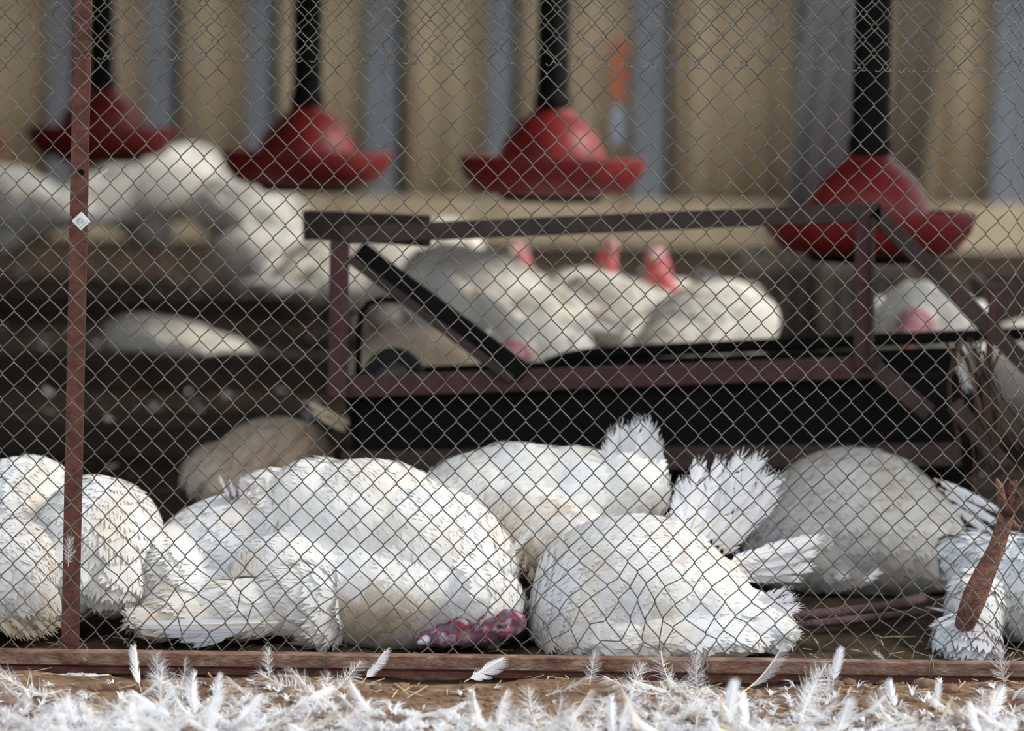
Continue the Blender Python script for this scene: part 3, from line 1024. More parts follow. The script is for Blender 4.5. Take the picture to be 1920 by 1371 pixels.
# ------------------------------------------------------------------ the cart
def build_cart():
    Y = 1.45
    k = mpp(Y)
    o = at(1130, 900, Y)
    root = empty('steel_cart', (o.x, Y + .3, 0), 'brown steel cart with railed sides and a black body behind the dead turkeys', 'cart')

    def bar(name, a, b, wpx, mat, depth=.035, mb=None, done=True):
        mb = mb or MB()
        A, B = at(*a), at(*b)
        d = (B - A).normalized()
        up = Vector((0, 1, 0)).cross(d)
        mb.bar(A, B, depth, wpx * k, up=up if abs(up.z) > .1 or abs(up.x) > .1 else Vector((0, 0, 1)), bevel=.003)
        return mb.build(name, mat, root) if done else mb

    bar('top_rail', (640, 441, Y), (1652, 397, Y), 33, M['cart'])
    bar('bottom_rail', (612, 727, Y), (1652, 688, Y), 40, M['cartred'])
    bar('upright', (637, 452, Y - .02), (633, 745, Y - .02), 36, M['cartred'])
    bar('upright', (1621, 408, Y - .02), (1617, 690, Y - .02), 34, M['cartred'])
    mb = MB()
    A, B = at(1637, 408, Y - .045), at(1634, 690, Y - .045)
    mb.bar(A, B, .03, 7 * k, up=Vector((1, 0, 0)))
    mb.build('upright_flange', M['cart'], root)
    # angle-iron brace
    bar('brace', (672, 468, Y - .01), (985, 700, Y - .01), 34, M['black'])
    bar('brace_flange', (655, 484, Y - .03), (960, 712, Y - .03), 17, M['cart'])
    # end rail, running back on the left (seen foreshortened)
    mb = MB()
    mb.bar(at(575, 422, Y + .5), at(800, 433, Y + .02), .03, 58 * k, bevel=.004)
    mb.build('end_rail', M['cart'], root)
    # rear side: black tube with turned-down ends
    Yr = Y + .62
    mb = MB()
    pts = [(1000, 702), (1030, 684), (1062, 672), (1100, 666), (1160, 661), (1400, 649), (1640, 638), (1900, 627), (2060, 620)]
    mb.tube([at(px, py, Yr) for px, py in pts], 13 * mpp(Yr), 10)
    mb.build('rear_rail', M['black'], root, smooth=True)
    mb = MB()
    pts = [(760, 562), (715, 562), (692, 568), (678, 586), (673, 620), (671, 720)]
    mb.tube([at(px, py, Y + .30) for px, py in pts], 6 * mpp(Y + .3), 8)
    mb.build('hoop', M['black'], root, smooth=True)
    # right hand end: raked members
    bar('end_brace', (1636, 394, Y), (1930, 690, Y), 34, M['cart'])
    bar('end_brace', (1640, 692, Y - .1), (1742, 775, Y - .1), 34, M['cart'])
    bar('end_brace', (1790, 760, Y - .3), (1885, 880, Y - .42), 32, M['cart'])
    bar('end_post', (1862, 540, Y - .25), (1846, 820, Y - .25), 13, M['cartred'], .02)
    bar('end_beam', (1590, 800, Y + .05), (1800, 802, Y + .05), 50, M['cart'])
    # black body and chassis
    a, b = at(645, 742, Y + .03), at(1850, 698, Y + .03)
    c, d = at(645, 880, Y + .03), at(1850, 880, Y + .03)
    zt = (a.z + b.z) / 2
    for nm, y0, y1 in (('front_panel', Y + .02, Y + .04), ('rear_panel', Y + .60, Y + .62)):
        mb = MB()
        T = Vector((0, y1 - y0, 0))
        s_ = Vector((0, y0 - (Y + .03), 0))
        q = [p + s_ for p in (c, d, b, a)]
        q[0], q[1] = q[0] + Vector((.05, 0, -.03)), q[1] + Vector((-.05, 0, -.03))
        mb.add(q + [p + T for p in q], [(0, 1, 2, 3), (7, 6, 5, 4), (0, 4, 5, 1), (1, 5, 6, 2), (2, 6, 7, 3), (3, 7, 4, 0)])
        mb.build(nm, M['black'], root)
    mb = MB()
    mb.box(((a.x + b.x) / 2, Y + .32, c.z - .02), (b.x - a.x - .06, .60, .02))
    mb.build('tray_floor', M['black'], root)
    for x0, x1, sx in ((a.x, c.x, -1), (b.x, d.x, 1)):
        mb = MB()
        mb.box((x0 - sx * .03, Y + .32, (zt + c.z) / 2 - .02), (.02, .60, zt - c.z - .06))
        mb.build('end_panel', M['black'], root)
    mb = MB()
    mb.bar(at(640, 868, Y - .03), at(1800, 852, Y - .03), .06, 42 * k, bevel=.005)
    mb.build('chassis_beam', M['cart'], root)
    # axle and wheels under the body
    wx = at(1180, 800, Y).x
    for y in (Y + .10, Y + .56):
        mb = MB()
        R = .12
        mb.lathe([(R * .62, -.03), (R * .9, -.032), (R, -.018), (R, .018), (R * .9, .032), (R * .62, .03), (R * .62, -.03)], (wx, y, R), 28, axis='Y')
        w = mb.build('wheel', M['rubber'], root, smooth=True)
        mb = MB()
        mb.lathe([(0.0, -.012), (R * .2, -.022), (R * .2, -.012), (R * .62, -.010), (R * .62, .010), (0, .012)], (wx, y, R), 24, axis='Y')
        mb.build('hub', M['cart'], w, origin=root.location, smooth=True)
    mb = MB()
    mb.tube([(wx, Y + .06, .12), (wx, Y + .60, .12)], .014, 10)
    mb.build('axle', M['black'], root)
    for px in (700, 1700):
        mb = MB()
        p = at(px, 880, Y + .1)
        mb.box((p.x, Y + .05, .125), (.035, .035, .25), bevel=.003)
        mb.box((p.x, Y + .05, .008), (.07, .07, .016), bevel=.002)
        mb.build('leg', M['black'], root)


build_cart()


def build_loose_wheel():
    # small black wheel lying up against the inside of the cart
    Y = 1.72
    c = at(738, 712, Y)
    k = mpp(Y)
    root = empty('spare_wheel', (c.x, Y, c.z - 62 * k), 'small black wheel standing in the left end of the cart', 'wheel')
    mb = MB()
    R = 60 * k
    mb.lathe([(R * .55, -.035), (R * .85, -.040), (R, -.02), (R, .02), (R * .85, .04), (R * .55, .035), (R * .55, -.035)], c, 30, axis='Y')
    mb.build('tyre', M['rubber'], root, smooth=True)
    mb = MB()
    mb.lathe([(0, -.016), (R * .2, -.026), (R * .24, -.014), (R * .48, -.020), (R * .57, -.038), (R * .57, .03), (0, .02)], c, 26, axis='Y')
    mb.build('rim', M['greysheet'], root, smooth=True)


build_loose_wheel()


def build_creeper():
    # hank of dry stems hanging at the cart's right end
    c = at(1830, 900, .9)
    root = empty('dry_stems', (c.x, .9, 0), 'tangle of dry brown stems hanging at the right end of the cart', 'stems')
    rg = random.Random(8)
    for i in range(13):
        x0 = 1775 + 110 * rg.random()
        x1 = x0 + 120 * rg.random() - 20
        y0, y1 = 625 + 40 * rg.random(), 800 + 170 * rg.random()
        pts = []
        for t in range(7):
            f = t / 6
            pts.append(at(x0 + (x1 - x0) * f + 16 * math.sin(f * 5 + i), y0 + (y1 - y0) * f, .95 + .25 * math.sin(i * 1.7) * (1 - f) + .05 * math.sin(f * 7 + i)))
        mb = MB()
        mb.tube(pts, [.002 + .0035 * rg.random()] * 6 + [.001], 6)
        mb.build('stem', M['hank'], root, smooth=True)


build_creeper()


# ------------------------------------------------------------------ feeders
def make_feeder():
    """origin at the centre of the pan rim"""
    R = .298
    root = empty('hanging_feeder', (0, 0, 0), 'x', 'feeder', 'red hanging feeders along the shed')
    z0 = (0, 0, 0)
    mb = MB()
    mb.lathe([(R - .008, -.002), (R - .018, -.045), (R - .055, -.088), (.20, -.104), (.0, -.106), (.0, -.118), (.20, -.117), (R - .048, -.100), (R - .010, -.052), (R + .004, .0), (R + .004, .005), (R - .006, .005), (R - .008, -.002)], z0, 48)
    mb.build('pan', M['red'], root, smooth=True)
    mb = MB()
    mb.lathe([(.0, -.140), (.15, -.140), (.170, -.125), (.170, -.112)], z0, 40)
    mb.build('pan_base', M['pipe'], root, smooth=True)
    mb = MB()
    mb.lathe([(.176, -.060), (.172, .00), (.160, .045), (.140, .085), (.108, .118), (.075, .140), (.060, .160), (.056, .185), (.050, .185), (.053, .158), (.070, .133), (.10, .11), (.134, .08), (.154, .04), (.166, .0), (.170, -.06), (.176, -.06)], z0, 40)
    mb.build('bell', M['red'], root, smooth=True)
    for k in range(6):
        a = k * math.pi / 3
        mb = MB()
        mb.bar((.16 * math.cos(a), .16 * math.sin(a), -.03), (.268 * math.cos(a), .268 * math.sin(a), -.06), .010, .014)
        mb.build('grill_spoke', M['red'], root)
    mb = MB()
    mb.lathe([(.050, .14), (.060, .17), (.060, .20), (.054, .205), (.052, .23), (.052, 1.35), (.0, 1.35)], z0, 24)
    mb.build('pipe', M['pipe'], root, smooth=True)
    return root


FEED = [(1628, 398, 2.45, 'rightmost red hanging feeder, partly behind the cart rail'), (1035, 297, 4.05, 'red hanging feeder in the middle, above the cart rail'), (575, 286, 5.15, 'red hanging feeder above the left end of the cart'), (190, 240, 6.95, 'red hanging feeder behind the rusty fence post'), (-122, 258, 8.4, 'red hanging feeder cut off by the left edge')]


def build_feeders():
    proto = make_feeder()
    for ch in proto.children:
        if ch.name.split('.')[0] != 'pipe':
            ch.rotation_euler.x = -.05      # the pans hang a little tipped
    for i, (px, py, Y, lab) in enumerate(FEED):
        o = proto if i == 0 else copy_tree(proto)
        o.location = at(px, py, Y)
        o['label'] = lab
        o.rotation_euler.z = i * .06 - .1


build_feeders()


def build_feed_line():
    pts = [at(px, py, Y) + Vector((0, 0, 1.33)) for px, py, Y, _ in FEED]
    a, b = pts[0], pts[-1]
    ext = [a + (a - pts[1]) * 1.1] + pts + [b + (b - pts[-2]) * .8]
    root = empty('feed_line', ext[3], 'black overhead feed pipe carrying the red feeders', 'pipe')
    mb = MB()
    mb.tube(ext, .03, 10)
    mb.build('pipe', M['pipe'], root, smooth=True)
    for y in (3.2, 5.6, 8.4):
        for p, q in zip(ext, ext[1:]):
            if p.y <= y < q.y:
                c = p.lerp(q, (y - p.y) / (q.y - p.y))
                mb = MB()
                mb.tube([c, (c.x, c.y, 2.20 + (y - .7) * .03)], .004, 6)
                mb.build('hanger', M['wire'], root)


build_feed_line()


# ------------------------------------------------------------------ the live flock
def E(c, r, pitch=0.0):
    return (Vector(c), r, Matrix.Rotation(-math.radians(pitch), 3, 'Y'))


def make_live(pose, seed):
    """stands at the origin facing +x"""
    root = empty('turkey', (0, 0, 0), 'x', 'turkey', 'live turkeys in the shed')
    sitting = pose in ('sit', 'rest')
    dz = -.17 if sitting else 0
    pr = [E((0, 0, .40 + dz), (.27, .19, .175), 14), E((.14, 0, .43 + dz), (.15, .165, .165)), E((-.22, 0, .37 + dz), (.15, .12, .095), 10)]
    head_c, path = None, []
    if pose in ('up', 'sit'):
        path = [(.24, .52), (.28, .59), (.30, .66), (.315, .72), (.33, .755)]
    elif pose == 'low':
        path = [(.28, .46), (.36, .47), (.43, .46), (.48, .44), (.52, .43)]
    else:
        path = [(.20, .50), (.17, .525), (.13, .54), (.10, .54), (.08, .535)]
    rs = [.072, .052, .042, .036, .034]
    for (x, z), r in zip(path, rs):
        pr.append(E((x, 0, z + dz), (r, r * .9, r)))
    for i in range(4):
        a, b = path[i], path[i + 1]
        pr.append(E(((a[0] + b[0]) / 2, 0, (a[1] + b[1]) / 2 + dz), (rs[i] * .95,) * 3))
    hx, hz = path[-1][0] + .02, path[-1][1] + .012 + dz
    pr.append(E((hx, 0, hz), (.05, .032, .036)))
    if pose not in ('tuck', 'rest'):
        pr.append(E((hx - .005, 0, hz - .062), (.022, .018, .05)))
        pr.append(E((hx - .03, 0, hz - .10), (.028, .026, .05)))
        pr.append(E((hx + .045, .012, hz - .02), (.010, .010, .034)))
    for s_ in (-1, 1):
        pr.append(E((-.01, s_ * .09, .27 + dz * .6), (.075, .06, .11)))
    me = grow(pr, .012, 4)
    P = verts_of(me)
    nk = np.array([(x, 0, z + dz) for x, z in path[1:]] + [(hx, 0, hz), (hx, 0, hz - .07), (hx - .03, 0, hz - .11), (hx + .045, .01, hz - .03)])
    dist = np.min(np.linalg.norm(P[:, None, :] - nk[None], axis=2), axis=1)
    bare = (dist < .066)
    if pose in ('tuck', 'rest'):
        bare &= False
    cols = np.tile((.95, .92, .85), (len(P), 1)).astype(float)
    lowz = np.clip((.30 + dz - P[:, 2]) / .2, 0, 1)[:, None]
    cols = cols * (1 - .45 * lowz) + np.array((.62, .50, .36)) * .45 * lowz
    nv = np.array([noise.noise(Vector(p) * 25) for p in P])
    red = np.where((nv > .0)[:, None], np.array((.72, .10, .11)), np.array((.80, .30, .32)))
    up = (P[:, 2] > hz - .02)[:, None]
    red = np.where(up, red * .6 + np.array((.62, .52, .62)) * .4, red)
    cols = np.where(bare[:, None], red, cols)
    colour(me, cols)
    me.materials.append(M['feather'])
    link('body', me, root)
    rng = np.random.default_rng(seed)
    pt = make_paint((.95, .92, .85), [])
    pm = plumage(me, 700, lambda Q: np.tile((-1.0, 0, -.25), (len(Q), 1)), .07, .05, rng, pt, lift=.08,
                 keep=lambda Q, N: np.min(np.linalg.norm(Q[:, None, :] - nk[None], axis=2), axis=1) > .085)
    tag(link('plumage', pm, root), kind='stuff')
    # wings
    for s_ in (-1, 1):
        w = grow([E((.02, s_ * .172, .42 + dz), (.17, .032, .115), 10), E((-.14, s_ * .15, .40 + dz), (.19, .026, .075), 12), E((-.28, s_ * .115, .365 + dz), (.12, .018, .04), 14)], .010, 4, 'wing')
        wp = make_paint((.97, .94, .88), [])
        colour(w, wp(verts_of(w)))
        w.materials.append(M['feather'])
        link('wing', w, root)
    # tail: a half-folded fan
    for i in range(9):
        f = (i - 4) / 4
        mb = feather(.24, .062, 16, random.Random(i), bend=-.05, ragged=.15, splits=1)
        m2 = mb.mesh('tail_feather', [M['loose'], M['quill']])
        t = link('tail_feather', m2, root)
        d = Vector((-1, f * .42, -.18 + .10 * (1 - abs(f)))).normalized()
        z = Vector((0, 0, 1))
        z = (z - d * z.dot(d)).normalized()
        t.matrix_local = Matrix.Translation((-.29, f * .05, .385 + dz)) @ mat_from_axes(d, z.cross(d), z).to_4x4()
    # beak, eyes
    if pose not in ('tuck', 'rest'):
        mb = MB()
        mb.tube([(hx + .038, 0, hz - .002), (hx + .062, 0, hz - .008), (hx + .082, 0, hz - .022)], [.015, .011, .002], 8)
        mb.build('beak', M['beak'], root, origin=(0, 0, 0), smooth=True)
        for s_ in (-1, 1):
            mb = MB()
            mb.ball((hx + .016, s_ * .028, hz + .010), .0065, 8, 6)
            mb.build('eye', M['eye'], root, origin=(0, 0, 0), smooth=True)
    # legs
    for s_ in (-1, 1):
        mb = MB()
        y = s_ * .09
        if sitting:
            mb.tube([(-.02, y, .06), (.06, y, .03), (.10, y, .015)], [.02, .014, .012], 8)
            fx = .10
        else:
            mb.tube([(-.02, y, .22), (-.035, y, .17), (-.02, y, .09), (.0, y, .022)], [.026, .017, .013, .014], 8)
            fx = 0.0
        for a in (-.45, 0, .45, math.pi):
            L = .085 if a != math.pi else .04
            mb.tube([(fx, y, .016), (fx + L * .6 * math.cos(a), y + L * .6 * math.sin(a), .014), (fx + L * math.cos(a), y + L * math.sin(a), .004)], [.011, .009, .003], 6)
        mb.build('leg', M['liveleg'], root, origin=(0, 0, 0), smooth=True)
    return root


# px of the body centre, depth, heading (0 = facing right, 90 = facing away), pose, scale, height scale, label
FLOCK = [
    (0, 8.3, 172, 'tuck', 1.12, .80, 'cream turkey standing at the left edge of the frame'),
    (288, 8.6, 25, 'tuck', 1.15, .88, 'tall cream turkey standing under the feeder behind the fence post'),
    (462, 8.2, 120, 'tuck', 1.05, .78, 'cream turkey standing below the feeder left of the cart'),
    (528, 7.4, 195, 'rest', 1.0, .80, 'white turkey resting on the litter left of the cart upright'),
    (310, 5.15, 150, 'rest', .85, .55, 'white turkey lying alone on the dark litter right of the fence post'),
    (628, 6.4, 60, 'tuck', .95, .72, 'grey-white turkey half hidden behind the left upright of the cart'),
    (735, 5.6, 20, 'tuck', .95, .84, 'turkey behind the top of the cart brace'),
    (900, 4.0, 135, 'tuck', 1.05, .90, 'big white turkey just right of the cart brace, turned away'),
    (1030, 4.9, 250, 'up', .95, .69, 'red-headed turkey with its head just below the cart top rail, leftmost of three'),
    (1070, 4.55, 70, 'tuck', .80, .92, 'small round white turkey in the middle of the flock'),
    (1165, 4.15, 118, 'tuck', .92, .84, 'white turkey in the flock directly under the middle feeder'),
    (1092, 5.4, 285, 'up', .95, .66, 'pink-necked turkey behind the flock, between two red heads'),
    (1252, 4.75, 262, 'up', 1.2, .56, 'turkey with the largest red head and wattle, facing the fence'),
    (1326, 3.8, 60, 'tuck', .95, .84, 'white turkey at the right end of the flock beside the crates'),
    (1745, 3.6, 255, 'low', .90, .95, 'white turkey with lowered head seen through the right end of the cart'),
    (1965, 3.6, 110, 'rest', .95, .95, 'white turkey at the right edge of the frame behind the cart end'),
    (820, 6.3, 80, 'tuck', .80, .98, 'turkey whose white back just shows over the cart top rail'),
    (1010, 3.55, 255, 'low', .82, .78, 'turkey with lowered pink neck pecking behind the cart bottom rail'),
]


def build_flock():
    protos = {}
    for i, (px, Y, hd, pose, sc, sz, lab) in enumerate(FLOCK):
        if pose not in protos:
            o = protos[pose] = make_live(pose, 300 + len(protos))
        else:
            o = copy_tree(protos[pose])
        p = at(px, 600, Y)
        o.location = (p.x, Y, 0)
        o.rotation_euler.z = math.radians(hd)
        o.scale = (sc, sc, sc * sz)
        o['label'] = lab


build_flock()


# ------------------------------------------------------------------ things in the shed
def build_shed_things():
    # timber edging boards lying across the litter on the left
    for px0, px1, py, hpx, Y, lab in ((-160, 655, 585, 52, 6.8, 'farthest dark timber board lying across the litter on the left'), (-160, 700, 738, 62, 4.75, 'middle dark timber board lying across the litter on the left'), (-160, 620, 855, 60, 3.1, 'nearest dark timber board lying across the litter on the left')):
        a, b = at(px0, py, Y), at(px1, py, Y)
        h = hpx * mpp(Y)
        mb = MB()
        rg = random.Random(int(py))
        n = 16
        vs_, fs = [], []
        for i in range(n + 1):
            x = a.x + (b.x - a.x) * i / n
            dz = (rg.random() - .5) * .018
            for yy, zz in ((Y - .03, 0), (Y + .05, 0), (Y + .045, h + dz), (Y - .025, h + dz)):
                vs_.append((x, yy + (rg.random() - .5) * .008, zz))
        for i in range(n):
            for j in range(4):
                j2 = (j + 1) % 4
                fs.append((4 * i + j, 4 * i + j2, 4 * i + 4 + j2, 4 * i + 4 + j))
        fs += [(0, 3, 2, 1), (4 * n, 4 * n + 1, 4 * n + 2, 4 * n + 3)]
        mb.add(vs_, fs)
        tag(mb.build('timber_board', M['edging'], origin=((a.x + b.x) / 2, Y, 0)), lab, 'board', 'dark boards across the litter')
    # crates behind the right end of the cart: slats, posts
    for px, Y, wpx, top, lab in ((1470, 4.6, 165, 475, 'grey-brown slatted crate right of the flock'), (1618, 4.3, 170, 480, 'grey-brown slatted crate behind the right upright of the cart')):
        c = at(px, 600, Y)
        zt = at(px, top, Y).z
        w = wpx * mpp(Y)
        root = empty('slatted_crate', (c.x, Y, 0), lab, 'crate', 'crates in the shed')
        n = 5
        for side in (0, 1):
            for i in range(n):
                x = c.x - w / 2 + w * (i + .5) / n
                mb = MB()
                mb.box((x, Y + side * .34, zt / 2), (w / n - .012, .016, zt - .01), bevel=.003)
                mb.build('slat', M['crate'], root)
        for sx in (-1, 1):
            for i in range(5):
                mb = MB()
                mb.box((c.x + sx * (w / 2 - .012), Y + .03 + .07 * i, zt / 2), (.016, .06, zt - .01), bevel=.003)
                mb.build('slat', M['crate'], root)
        mb = MB()
        mb.box((c.x, Y + .17, .04), (w - .04, .32, .016))
        mb.build('bottom', M['crate'], root)
        for zz in (.06, zt - .05):
            mb = MB()
            mb.box((c.x, Y - .014, zz), (w, .014, .045), bevel=.003)
            mb.build('rail', M['crate'], root)
    # dark trough at the right edge
    Y = 3.9
    c = at(1900, 570, Y)
    root = empty('feed_trough', (c.x, Y, 0), 'dark wooden trough on legs at the right edge behind the cart', 'trough')
    w, h = 190 * mpp(Y), 80 * mpp(Y)
    for dy in (0, .3):
        mb = MB()
        mb.box((c.x + .06, Y + dy, c.z), (w, .02, h), bevel=.003)
        mb.build('side', M['cart'], root)
    mb = MB()
    mb.box((c.x + .06, Y + .15, c.z - h / 2 + .01), (w, .28, .02))
    mb.build('bottom', M['cart'], root)
    for sx in (-1, 1):
        mb = MB()
        mb.box((c.x + .06 + sx * (w / 2 - .01), Y + .15, c.z), (.02, .28, h))
        mb.build('end', M['cart'], root)
        for dy in (.03, .27):
            mb = MB()
            mb.box((c.x + .06 + sx * (w / 2 - .04), Y + dy, (c.z - h / 2) / 2), (.04, .04, c.z - h / 2))
            mb.build('leg', M['cart'], root)
    # sheets leaning on the wall at the right
    for x0, x1, lean, Y, mt, per, am, lab in ((1455, 1600, .028, 10.6, 'greysheet', .10, .014, 'grey corrugated sheet leaning against the back wall left of the rightmost feeder'), (1640, 1722, .020, 10.7, 'brownboard', .14, .006, 'brown board leaning against the back wall behind the rightmost feeder')):
        k = mpp(Y)
        a, b = (x0 - 960) * k, (x1 - 960) * k
        mb = corrugated(a, b, .0, 2.0, Y, per, am, 5, .006, lean * 4)
        o = mb.build('leaning_sheet', M[mt], origin=((a + b) / 2, Y, 0), smooth=True)
        tag(o, lab, 'sheet')
    # orange-red strip with a pale blue lower end on the wall
    Y = WY - .10
    c = at(1160, 130, Y)
    k = mpp(Y)
    root = empty('hanging_strip', (c.x, Y, c.z - .2), 'orange-red plastic strip hanging on the back wall beside the blue grey post', 'strip')
    mb = MB()
    mb.box(c, (26 * k, .02, 120 * k), bevel=.006)
    mb.build('strip', M['orange'], root)
    mb = MB()
    q = at(1158, 235, Y)
    mb.box(q, (22 * k, .022, 70 * k), bevel=.006)
    mb.build('lower_end', M['paleblue'], root)


build_shed_things()


# ------------------------------------------------------------------ loose feathers, straw, soil
LOOSE = {}


def loose_meshes():
    rg = random.Random(77)
    for i in range(5):
        LOOSE['vane%d' % i] = feather(.095, .046 + .008 * (i % 3), 36, rg, bend=.12 + .07 * i, ragged=.35, splits=6).mesh('feather', [M['loose'], M['quill']])
    for i in range(5):
        LOOSE['down%d' % i] = feather(.065, .050, 46, rg, bend=.25, ragged=.4, down=.9, splits=3, quill=.06).mesh('feather', [M['loose'], M['quill']])
    LOOSE['tan'] = feather(.09, .03, 30, rg, bend=.2, ragged=.5, splits=4).mesh('feather', [M['tanvane'], M['quill']])


loose_meshes()


def lay_feather(key, p, yaw, tilt, roll, sc, label, group=None):
    o = bpy.data.objects.new('feather', LOOSE[key])
    COL.objects.link(o)
    o.matrix_world = Matrix.Translation(p) @ Matrix.Rotation(yaw, 4, 'Z') @ Matrix.Rotation(-tilt, 4, 'Y') @ Matrix.Rotation(roll, 4, 'X') @ Matrix.Scale(sc, 4)
    tag(o, label, 'feather', group)
    return o


def build_litter():
    rg = random.Random(5)
    lab = 'loose white feather in the drift of feathers before the fence'
    grp = 'loose feathers on the ground before the fence'
    n = 0
    tries = 0
    while n < 285 and tries < 6000:
        tries += 1
        px, py = rg.uniform(-120, 2040), rg.uniform(1278, 1392)
        # thicker towards the camera and on the left, soil shows through in the middle
        dens = .25 + .75 * min(1, max(0, (py - 1300) / 60))
        if 640 < px < 1180 and py < 1340:
            dens *= .30
        if px > 1500:
            dens *= .72
        if rg.random() > dens:
            continue
        d = CAMR @ Vector(((px - W / 2) / FPX, -(py - H / 2) / FPX, -1.0))
        t = -CAM.z / d.z
        p = CAM + d * t
        p.z = ground_z(p.x, p.y) + .004
        key = rg.choice(['vane0', 'vane1', 'vane2', 'vane3', 'vane4', 'down0', 'down1', 'down2', 'down3', 'down4', 'down0', 'down3', 'tan' if px > 500 else 'down1'])
        stand = rg.random() < .14
        zone = 'below the rusty post' if px < 420 else 'below the purple-necked turkey' if px < 980 else 'below the domed turkey' if px < 1480 else 'near the right edge'
        look = {'v': 'smooth white feather', 'd': 'fluffy white feather', 't': 'tan frayed feather'}[key[0]]
        how = 'standing' if stand else 'lying'
        row = 'close to the rail' if py < 1318 else 'in mid drift' if py < 1350 else 'along the drift front'
        size = rg.uniform(.8, 1.4)
        lab = '%s %s %s %s %s' % ('large' if size > 1.1 else 'small', look, how, row, zone)
        yaw = math.radians(90 + rg.uniform(-60, 60)) if stand else rg.uniform(0, 6.28)
        lay_feather(key, p, yaw, rg.uniform(.5, 1.1) if stand else rg.uniform(0, .45), rg.uniform(-.5, .5), size * (1.5 if key[0] == 'd' else 1.05) * (.72 if stand else 1), lab, lab)
        n += 1
    # feathers one can single out
    R = math.radians
    singles = [
        ('down0', at(300, 1335, -.32), 90, 80, 0, 1.25, 'upright white fluffy feather in front of the rail, tallest on the left'),
        ('vane1', at(265, 1340, -.30), 130, 65, 20, 1.0, 'white feather leaning left beside the tallest fluffy feather'),
        ('down2', at(335, 1345, -.33), 40, 60, -20, 1.1, 'white feather leaning right beside the tallest fluffy feather'),
        ('down3', at(1105, 1308, -.16), 60, 50, 0, 1.1, 'fluffy white feather below the rail under the domed turkey'),
        ('vane2', at(870, 1300, -.12), 20, 15, 40, 1.0, 'white feather lying under the rail below the purple neck'),
        ('down1', at(1310, 1330, -.26), 95, 75, 0, 1.35, 'tall fluffy white feather in front of the rail at the foot of the domed turkey'),
        ('vane0', at(1560, 1310, -.18), 60, 55, 10, .9, 'white feather standing on edge below the right part of the rail'),
        ('down4', at(505, 1310, -.14), 100, 55, 20, .9, 'small white feather standing in the soil right of the tall drift'),
        ('vane3', at(680, 1300, -.12), 35, 30, 30, .9, 'white feather lying under the rail below the big turkey'),
    ]
    for key, p, yaw, tilt, roll, sc, l in singles:
        p.z = ground_z(p.x, p.y) + .004
        lay_feather(key, p, R(yaw), R(tilt), R(roll), sc, l)
    # feathers caught on things
    for key, a, b, w, l, dn in (
            ('f', (1885, 1290, -.055), (1874, 1222, -.055), 52, 'fluffy white feather stuck on the right end of the rail', .8),
            ('f', (1795, 675, .84), (1815, 728, .83), 40, 'white feather caught in the dry stems at the right', .6),
            ('f', (940, 1052, .30), (1008, 988, .27), 26, 'white feather stuck on the flank between the two big turkeys', .3),
            ('f', (1618, 1092, .76), (1648, 1072, .78), 28, 'white feather in front of the shaded grey turkey', .3),
            ('f', (128, 1062, -.008), (132, 1008, -.008), 34, 'scrap of white feather caught on the rusty post', .7),
            ('f', (1592, 870, .80), (1582, 890, .80), 16, 'tiny white feather on the back of the shaded grey turkey', .6),
            ('f', (1250, 958, .12), (1262, 992, .10), 30, 'white feather on the back of the domed turkey', .6),
            ('f', (1660, 1238, -.045), (1640, 1222, -.045), 16, 'tiny white feather on top of the rail', .8),
            ('f', (205, 315, -.01), (180, 334, -.01), 12, 'dry scrap of feather caught in the netting right of the post', .9)):
        o = pxfeather('feather', None, a, b, w, hash(l) % 1 + len(l), n=30, down=dn, ragged=.4)
        tag(o, l, 'feather')
    # a long pale quill under the rail at the left
    o = pxfeather('feather', None, (205, 1266, -.06), (15, 1268, -.07), 22, 4, n=30, ragged=.1)
    tag(o, 'long pale feather lying along under the left end of the rail', 'feather')

    # uncountable: down and scraps, straw, clods
    mb = MB()
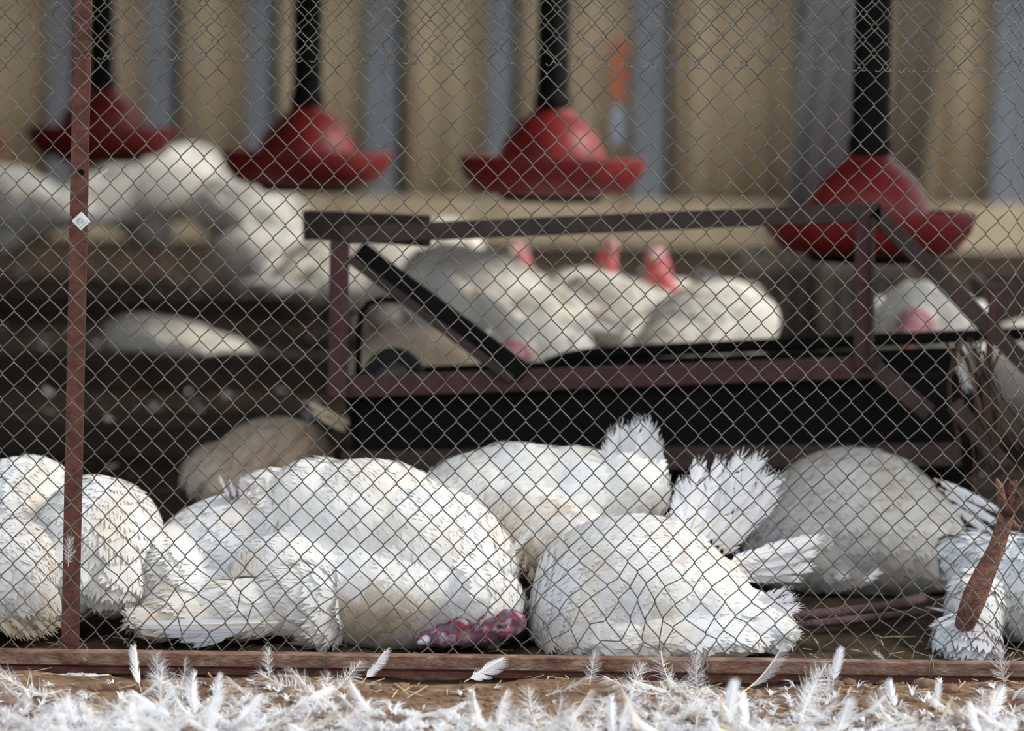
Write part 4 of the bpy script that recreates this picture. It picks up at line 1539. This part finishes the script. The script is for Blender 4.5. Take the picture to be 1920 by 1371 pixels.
    for i in range(5200):
        px, py = rg.uniform(-150, 2070), rg.uniform(1272, 1440)
        dens = .12 + .88 * min(1, max(0, (py - 1295) / 60))
        if 620 < px < 1200 and py < 1345:
            dens *= .18
        if px > 1550:
            dens *= .6
        if rg.random() > dens:
            continue
        d = CAMR @ Vector(((px - W / 2) / FPX, -(py - H / 2) / FPX, -1.0))
        p = CAM + d * (-CAM.z / d.z)
        p.z = ground_z(p.x, p.y)
        lean = rg.uniform(0, 6.28)
        size = rg.uniform(.7, 1.6)
        for j in range(9):
            a = lean + rg.uniform(-1.1, 1.1)
            L = rg.uniform(.012, .030) * size
            h = rg.uniform(.001, .013) * size
            e = p + Vector((math.cos(a) * L, math.sin(a) * L, h))
            mid = p.lerp(e, .5) + Vector((0, 0, .004 * size))
            w = Vector((-math.sin(a), math.cos(a), 0)) * rg.uniform(.0006, .0020)
            mb.add([p - w, p + w, mid + w, mid - w, e], [(0, 1, 2, 3), (3, 2, 4)])
    tag(mb.build('feather_down', M['loose']), 'white down and feather scraps matted over the soil', 'down', kind='stuff')
    mb = MB()
    for i in range(900):
        px, py = rg.uniform(-150, 2070), rg.uniform(1180, 1430)
        d = CAMR @ Vector(((px - W / 2) / FPX, -(py - H / 2) / FPX, -1.0))
        p = CAM + d * (-CAM.z / d.z)
        p.z = ground_z(p.x, p.y) + .003
        a = rg.uniform(0, 6.28)
        L = rg.uniform(.01, .05)
        v = Vector((math.cos(a), math.sin(a), rg.uniform(-.1, .35))) * L
        mb.bar(p - v * .2, p + v, .0018, .0014)
    tag(mb.build('straw_scraps', M['straw']), 'scattered dry straw and broken stems on the soil', 'straw', kind='stuff')
    mb = MB()
    for i in range(1500):
        px, py = rg.uniform(-150, 2070), rg.uniform(1268, 1430)
        d = CAMR @ Vector(((px - W / 2) / FPX, -(py - H / 2) / FPX, -1.0))
        p = CAM + d * (-CAM.z / d.z)
        p.z = ground_z(p.x, p.y) + .001
        r = .003 + .017 * rg.random() ** 4
        mb.ball(p, (r * rg.uniform(.8, 1.4), r * rg.uniform(.8, 1.4), r * .75), 6, 4)
    tag(mb.build('soil_crumbs', M['clod'], smooth=True), 'crumbs and clods of brown soil along the rail', 'soil', kind='stuff')
    # feather flecks lying on the litter inside
    mb = MB()
    for i in range(1500):
        x, y = rg.uniform(-3, 3), rg.uniform(.7, 9.5)
        p = Vector((x, y, ground_z(x, y) + .004))
        a = rg.uniform(0, 6.28)
        L = rg.uniform(.02, .07)
        u = Vector((math.cos(a), math.sin(a), rg.uniform(0, .5))) * L
        w = Vector((-math.sin(a), math.cos(a), 0)) * L * .22
        mb.add([p - w * .4, p + u * .5 + w, p + u, p + u * .5 - w], [(0, 3, 2, 1)])
    tag(mb.build('feather_flecks', M['loose']), 'white feather flecks scattered over the dark litter in the shed', 'down', kind='stuff')


build_litter()
